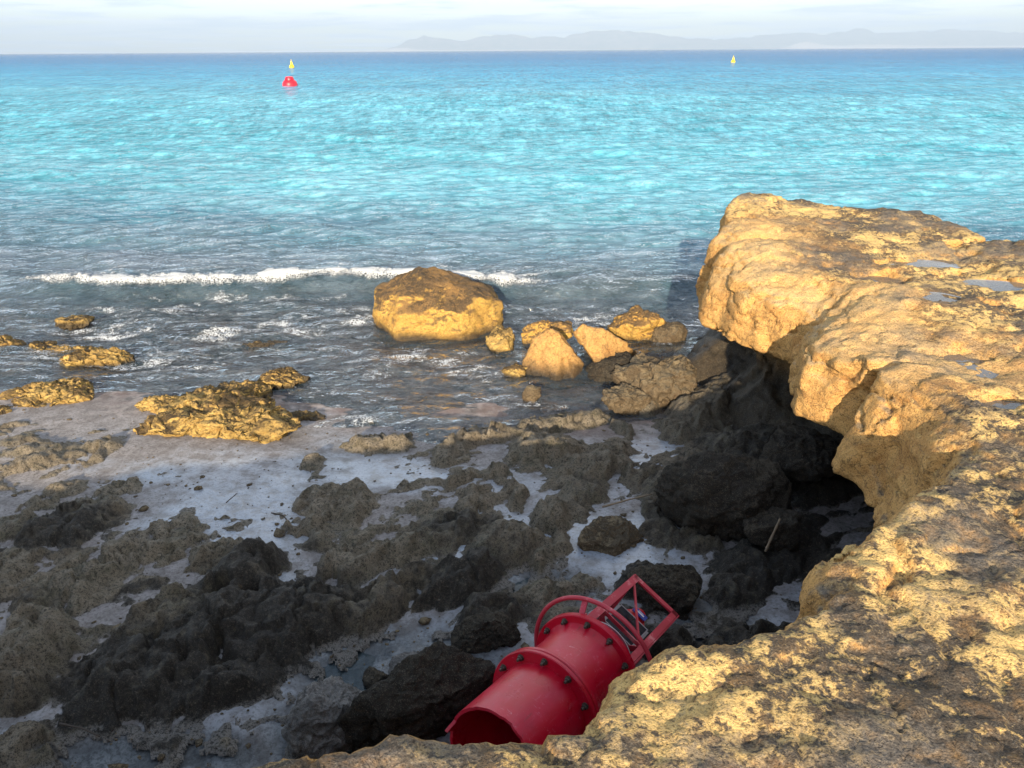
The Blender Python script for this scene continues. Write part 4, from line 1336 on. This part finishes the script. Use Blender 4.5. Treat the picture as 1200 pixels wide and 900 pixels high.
bV, bF = bolt_mesh()
proto = mk('bolt', bV, bF, M['bolt'], fl[0], smooth=False)
first = True
for (fi, off, z, sgn, rb) in ((0, 2.5, -.0125, -1, .2475), (2, 1.0, .3545, -1, .2475)):
    for k in range(12):
        o = proto if first else proto.copy()
        if not first:
            C.objects.link(o)
        first = False
        o.parent = fl[fi]
        t = math.radians(off + 30 * k)
        o.matrix_local = Matrix.Translation((rb * math.cos(t), rb * math.sin(t), z)) @ Matrix.Rotation(math.pi, 4, 'X') @ Matrix.Rotation(k * 0.7, 4, 'Z')


def tube_ring(R, r, z, n=96, m=12, wob=0.0):
    V, Fq = [], []
    for i in range(n):
        t = i / n * 2 * math.pi
        rr = R + wob * math.sin(3 * t + .5)
        for k in range(m):
            p = k / m * 2 * math.pi
            q = rr + r * math.cos(p)
            V.append((q * math.cos(t), q * math.sin(t), z + r * math.sin(p)))
    for i in range(n):
        for k in range(m):
            a, b = i * m + k, i * m + (k + 1) % m
            c, d = ((i + 1) % n) * m + (k + 1) % m, ((i + 1) % n) * m + k
            Fq.append((a, b, c, d)[::-1])
    return V, np.array(Fq)


part('guard_hoop', tube_ring(.329, .0115, .438, wob=.004), M['frame'], buoy)


def bar_box(bm, a, b, w, h, up=(0, 0, 1)):
    a, b, up = Vector(a), Vector(b), Vector(up)
    d = (b - a).normalized()
    s = d.cross(up).normalized()
    u = s.cross(d)
    vs = []
    for p in (a, b):
        for (i, j) in ((-1, -1), (1, -1), (1, 1), (-1, 1)):
            vs.append(bm.verts.new(p + s * (i * w / 2) + u * (j * h / 2)))
    for f in ((3, 2, 1, 0), (4, 5, 6, 7), (0, 1, 5, 4), (1, 2, 6, 5), (2, 3, 7, 6), (3, 0, 4, 7)):
        bm.faces.new([vs[i] for i in f])


def polar(r, deg, z):
    return Vector((r * math.cos(math.radians(deg)), r * math.sin(math.radians(deg)), z))


for deg in (103, 13, 193, 283):
    bm = bmesh.new()
    tn = Vector((-math.sin(math.radians(deg)), math.cos(math.radians(deg)), 0))
    bar_box(bm, polar(.262, deg, .385), polar(.318, deg, .436), .030, .007, tn.cross(polar(1, deg, 1)))
    bar_box(bm, polar(.262, deg, .391), polar(.262, deg, .42), .030, .006, polar(1, deg, 0))
    bm_obj('hoop_bracket', bm, M['frame'], buoy)

cap = part('end_cap', lathe([(.001, .390), (.240, .390), (.236, .41), (.190, .50), (.165, .535), (.150, .545), (.001, .548)], 64, close=False), M['cap'], buoy)
part('cap_ring', ring(.150, .168, .532, .540, 64), M['white'], cap)

# lantern frame: four corner angles, an end square and diagonal braces
TH = math.degrees(1.90)
FR, Z0, Z1 = .22, .40, 1.0
cor = [TH - 90 * k for k in range(4)]


def angle_bar(name, a, b, inx, iny, w=.040, t=.006, mat=None):
    bm = bmesh.new()
    a, b, inx, iny = Vector(a), Vector(b), Vector(inx), Vector(iny)
    d = (b - a).normalized()
    bar_box(bm, a + inx * w / 2, b + inx * w / 2, w, t, iny)
    bar_box(bm, a + iny * (w / 2 + t / 2) , b + iny * (w / 2 + t / 2), w - t, t, inx)
    return bm_obj(name, bm, mat or M['frame'], buoy)


for k in range(4):
    p0, p1 = polar(FR, cor[k], Z0), polar(FR, cor[k], Z1)
    i1 = (polar(FR, cor[(k + 1) % 4], Z1) - p1).normalized()
    i2 = (polar(FR, cor[(k - 1) % 4], Z1) - p1).normalized()
    angle_bar('frame_post', p0, p1, i1, i2)
    q1 = polar(FR, cor[(k + 1) % 4], Z1)
    angle_bar('frame_end_bar', p1.lerp(q1, .02), p1.lerp(q1, .98), Vector((0, 0, -1)), i2, .028)
    r0 = polar(FR, cor[k], .60); r1 = polar(FR, cor[(k + 1) % 4], .60)
    bm = bmesh.new()
    bar_box(bm, polar(FR - .01, cor[k], Z1 - .02), polar(FR - .01, cor[(k + 1) % 4], .55), .010, .010)
    bm_obj('frame_brace', bm, M['frame'], buoy)
    bm = bmesh.new()
    bar_box(bm, polar(FR - .012, cor[k], .60), polar(FR - .012, cor[(k + 1) % 4], .60), .022, .006)
    bm_obj('frame_ring_bar', bm, M['frame'], buoy)
# carrier plate, lantern box with solar panels on its four sides
bm = bmesh.new()
for s in (-1, 1):
    bar_box(bm, polar(FR - .02, cor[0], .60) * 1, polar(FR - .02, cor[2], .60), .03, .006) if s < 0 else bar_box(bm, polar(FR - .02, cor[1], .6065), polar(FR - .02, cor[3], .6065), .03, .006)
bm_obj('carrier_bar', bm, M['frame'], buoy)
HB, LZ0, LZ1 = .098, .60, .80
bm = bmesh.new()
for (r, z0, z1, mt) in ((HB * 1.414 - .012, LZ0, LZ1, 0),):
    vs = [bm.verts.new(polar(r, cor[k], z0)) for k in range(4)] + [bm.verts.new(polar(r, cor[k], z1)) for k in range(4)]
    for k in range(4):
        bm.faces.new((vs[(k + 1) % 4], vs[k], vs[4 + k], vs[4 + (k + 1) % 4]))
    bm.faces.new(vs[:4]); bm.faces.new(vs[7:3:-1])
lantern = bm_obj('lantern', bm, M['cap'], buoy)
for k in range(4):
    mid = cor[k] - 45
    nrm = polar(1, mid, 0)
    tan = Vector((-nrm.y, nrm.x, 0))
    cz = (LZ0 + LZ1) / 2
    ctr = nrm * (HB - .0005) + Vector((0, 0, cz))
    bm = bmesh.new()
    hw, hz, fw = HB - .006, (LZ1 - LZ0) / 2 - .006, .0042
    for (sx, sz, lx, lz) in ((0, 1, hw, fw / 2), (0, -1, hw, fw / 2), (1, 0, fw / 2, hz - fw), (-1, 0, fw / 2, hz - fw)):
        c0 = ctr + tan * (sx * (hw - fw / 2)) + Vector((0, 0, sz * (hz - fw / 2)))
        bar_box(bm, c0 - tan * lx, c0 + tan * lx, 2 * lz, .012, nrm)
    pf = bm_obj('solar_panel', bm, M['alu'], lantern)
    pass
    # cells: two columns of four
    for ix in range(2):
        for iz in range(4):
            cw, ch = (hw - fw - .004) , (2 * hz - 2 * fw) / 4
            c0 = ctr + tan * ((ix - .5) * (hw - fw)) + Vector((0, 0, (iz - 1.5) * ch)) + nrm * .002
            bmc = bmesh.new()
            bar_box(bmc, c0 - tan * (cw / 2), c0 + tan * (cw / 2), ch - .003, .003, nrm)
            if ix == 0 and iz == 0:
                cells = bmc
            else:
                me_ = bpy.data.meshes.new('t'); bmc.to_mesh(me_); bmc.free(); cells.from_mesh(me_); bpy.data.meshes.remove(me_)
    bm_obj('solar_cells', cells, M['cell'], lantern)
# round red lamp on the end of the lantern, with its blue plate
lamp = part('lamp', lathe([(.001, .80), (.072, .80), (.078, .815), (.078, .86), (.070, .885), (.050, .90), (.048, .945), (.040, .965), (.001, .968)], 40, close=False), M['lamp_red'], buoy)
bm = bmesh.new()
tdir = cor[0] - 45
nrm = polar(1, tdir, 0); tan = Vector((-nrm.y, nrm.x, 0))
c0 = nrm * .086 + Vector((0, 0, .865)) - tan * .006
bar_box(bm, c0 - Vector((0, 0, .020)), c0 + Vector((0, 0, .020)), .085, .006, nrm)
plate = bm_obj('name_plate', bm, M['blue'], lamp)
bm = bmesh.new()
c1 = c0 + nrm * .0035
bar_box(bm, c1 - Vector((0, 0, .005)), c1 + Vector((0, 0, .005)), .05, .002, nrm)
bar_box(bm, c1 + Vector((0, 0, .010)), c1 + Vector((0, 0, .013)), .03, .002, nrm)
bm_obj('plate_marking', bm, M['white'], plate)

# ------------------------------------------------------------------ buoys afloat
def floater(name, label, px, py, prof_list, group=None):
    c = at(px, py, 0.0)
    r = empty(name, (c[0], c[1], float(WAVE(np.array([c[0]]), np.array([c[1]]))[0]) - 0.05))
    tag(r, label, 'buoy', group)
    k_ = 0.72 if name == 'marker_buoy' else 0.88
    r.scale = (k_, k_, k_)
    for nm, prof, mt in prof_list:
        part(nm, lathe(prof, 40, close=False), mt, r)
    return r


r = floater('mooring_buoy', 'round red mooring buoy with a stepped top afloat nearest the shore', 340, 100,
            [('float', [(.001, -.3), (.80, -.25), (.86, .02), (.84, .30), (.74, .52), (.62, .62)], M['float_red']),
             ('top_drum', [(.64, .60), (.50, .66), (.46, .92), (.40, 1.02), (.12, 1.06), (.001, 1.06)], M['float_red'])])
for k in range(4):
    bm = bmesh.new()
    a = polar(.44, 45 + 90 * k, .9); b = polar(.70, 45 + 90 * k, .5)
    bar_box(bm, a, b, .07, .05)
    bm_obj('lifting_lug', bm, M['float_red'], r)
YB = [('float', [(.001, -.4), (.55, -.3), (.74, .10), (.76, .45), (.60, .75), (.34, .90)], M['yellow']),
      ('tower', [(.40, .86), (.30, 1.3), (.22, 1.75), (.18, 1.85), (.001, 1.86)], M['yellow']),
      ('mast', [(.06, 1.84), (.055, 2.15), (.12, 2.17), (.12, 2.32), (.001, 2.34)], M['yellow'])]
for lab, px, py in (('yellow conical buoy afloat beyond the red mooring buoy', 342, 79.3), ('yellow conical buoy far out on the right below the headlands', 859, 73.2)):
    r = floater('marker_buoy', lab, px, py, YB, 'yellow marker buoys')
    for k in range(3):
        bm = bmesh.new()
        bar_box(bm, polar(.5, 120 * k, .8), polar(.20, 120 * k, 1.8), .05, .05)
        bm_obj('tower_strut', bm, M['yellow'], r)

# ------------------------------------------------------------------ far islands
def hill_material(name, c1, c2):
    t = NT(name)
    v = t.coord(obj=False)
    n = t.noise(v, 0.004, 6, 0.6)
    n2 = t.noise(v, 0.02, 4, 0.6)
    col = t.mix(t.ramp(n, [(0.4, 0), (0.6, 1)]), c1, c2)
    col = t.mix(t.ramp(n2, [(0.6, 0), (0.7, 0.4)]), col, (0.5, 0.45, 0.4))
    t.bsdf(Base_Color=col, Roughness=0.95)
    return t.m


M['hill'] = hill_material('far_hill', (0.13, 0.15, 0.13), (0.26, 0.23, 0.20))
M['pale_hill'] = hill_material('far_pale_hill', (0.50, 0.44, 0.40), (0.62, 0.56, 0.52))


def island(label, dist, pts, depth, mat, seed):
    """ridge line: (px, height in px) pairs along the horizon"""
    xs = np.array([p[0] for p in pts], float); hs = np.array([p[1] for p in pts], float)
    px = np.linspace(xs[0], xs[-1], 160)
    n = (px - 600) / F_PX * dist / math.cos(PITCH) * 1.0
    h = np.interp(px, xs, hs)
    h = np.maximum(h + 0.7 * fbm(px, 0 * px, seed * 1.3, 28, 4, 0.55, seed=seed) * sstep(0, 6, h), 0) / F_PX * dist * math.cos(PITCH)
    nd = 24
    V = []
    for j in range(nd):
        s = j / (nd - 1) * 2 - 1
        prof = (1 - abs(s)) ** 0.8
        yy = dist + s * depth
        zz = h * prof * (1 + 0.25 * noise(px / 14 + s * 2, 0 * px + s * 3, seed, seed)) if 0 < j < nd - 1 else 0 * h - 5
        V.append(np.stack([n, np.full_like(n, yy) + 0 * n, np.minimum(zz, h * 1.02)], 1))
    o = mk('island_hills', np.concatenate(V), grid_faces(nd, len(px)), mat)
    tag(o, kind='structure', label=label)
    return o


island('pale blue far island hills across the horizon on the left', 27000,
       [(470, 0), (490, 6), (500, 12), (515, 17), (535, 13), (555, 11), (575, 16), (600, 18), (620, 14), (650, 15), (680, 20), (715, 21), (740, 17), (770, 13), (800, 11), (830, 6)],
       1500, M['hill'], 3)
island('far island hills across the horizon on the right', 29500,
       [(780, 8), (820, 12), (850, 15), (880, 17), (910, 15), (940, 22), (965, 16), (990, 17), (1020, 20), (1060, 18), (1100, 16), (1140, 16), (1180, 15), (1240, 14), (1300, 12)],
       1800, M['hill'], 5)
island('pale headland with bare cliffs in front of the hills', 25500, [(868, 0), (880, 5), (892, 8), (905, 5), (930, 3), (960, 5), (990, 3), (1060, 2), (1200, 3), (1300, 2)], 500, M['pale_hill'], 7)
island('white low headland at the left end of the hills', 25000, [(462, 0), (478, 3), (495, 4), (510, 2), (530, 1), (640, 1.2), (690, 0)], 300, M['pale_hill'], 9)
island('low dark islet on the horizon at the right', 16000, [(1130, 0), (1145, 1.6), (1170, 2.0), (1200, 1.8), (1260, 1.5)], 200, M['hill'], 11)

# ------------------------------------------------------------------ haze
bm = bmesh.new()
bmesh.ops.create_cube(bm, size=1.0)
for v in bm.verts:
    v.co.x *= 90000
    v.co.y = 16900 + v.co.y * 34000
    v.co.z = -8 if v.co.z < 0 else 950
t = NT('haze_air')
pv = t.n('ShaderNodeVolumePrincipled', {'Color': (0.50, 0.635, 0.82, 1), 'Density': 0.000080, 'Anisotropy': -0.12})
t.t.links.new(pv.outputs[0], t.out.inputs['Volume'])
haze = bm_obj('haze', bm, t.m)
tag(haze, 'pale sea haze', 'haze', kind='stuff')
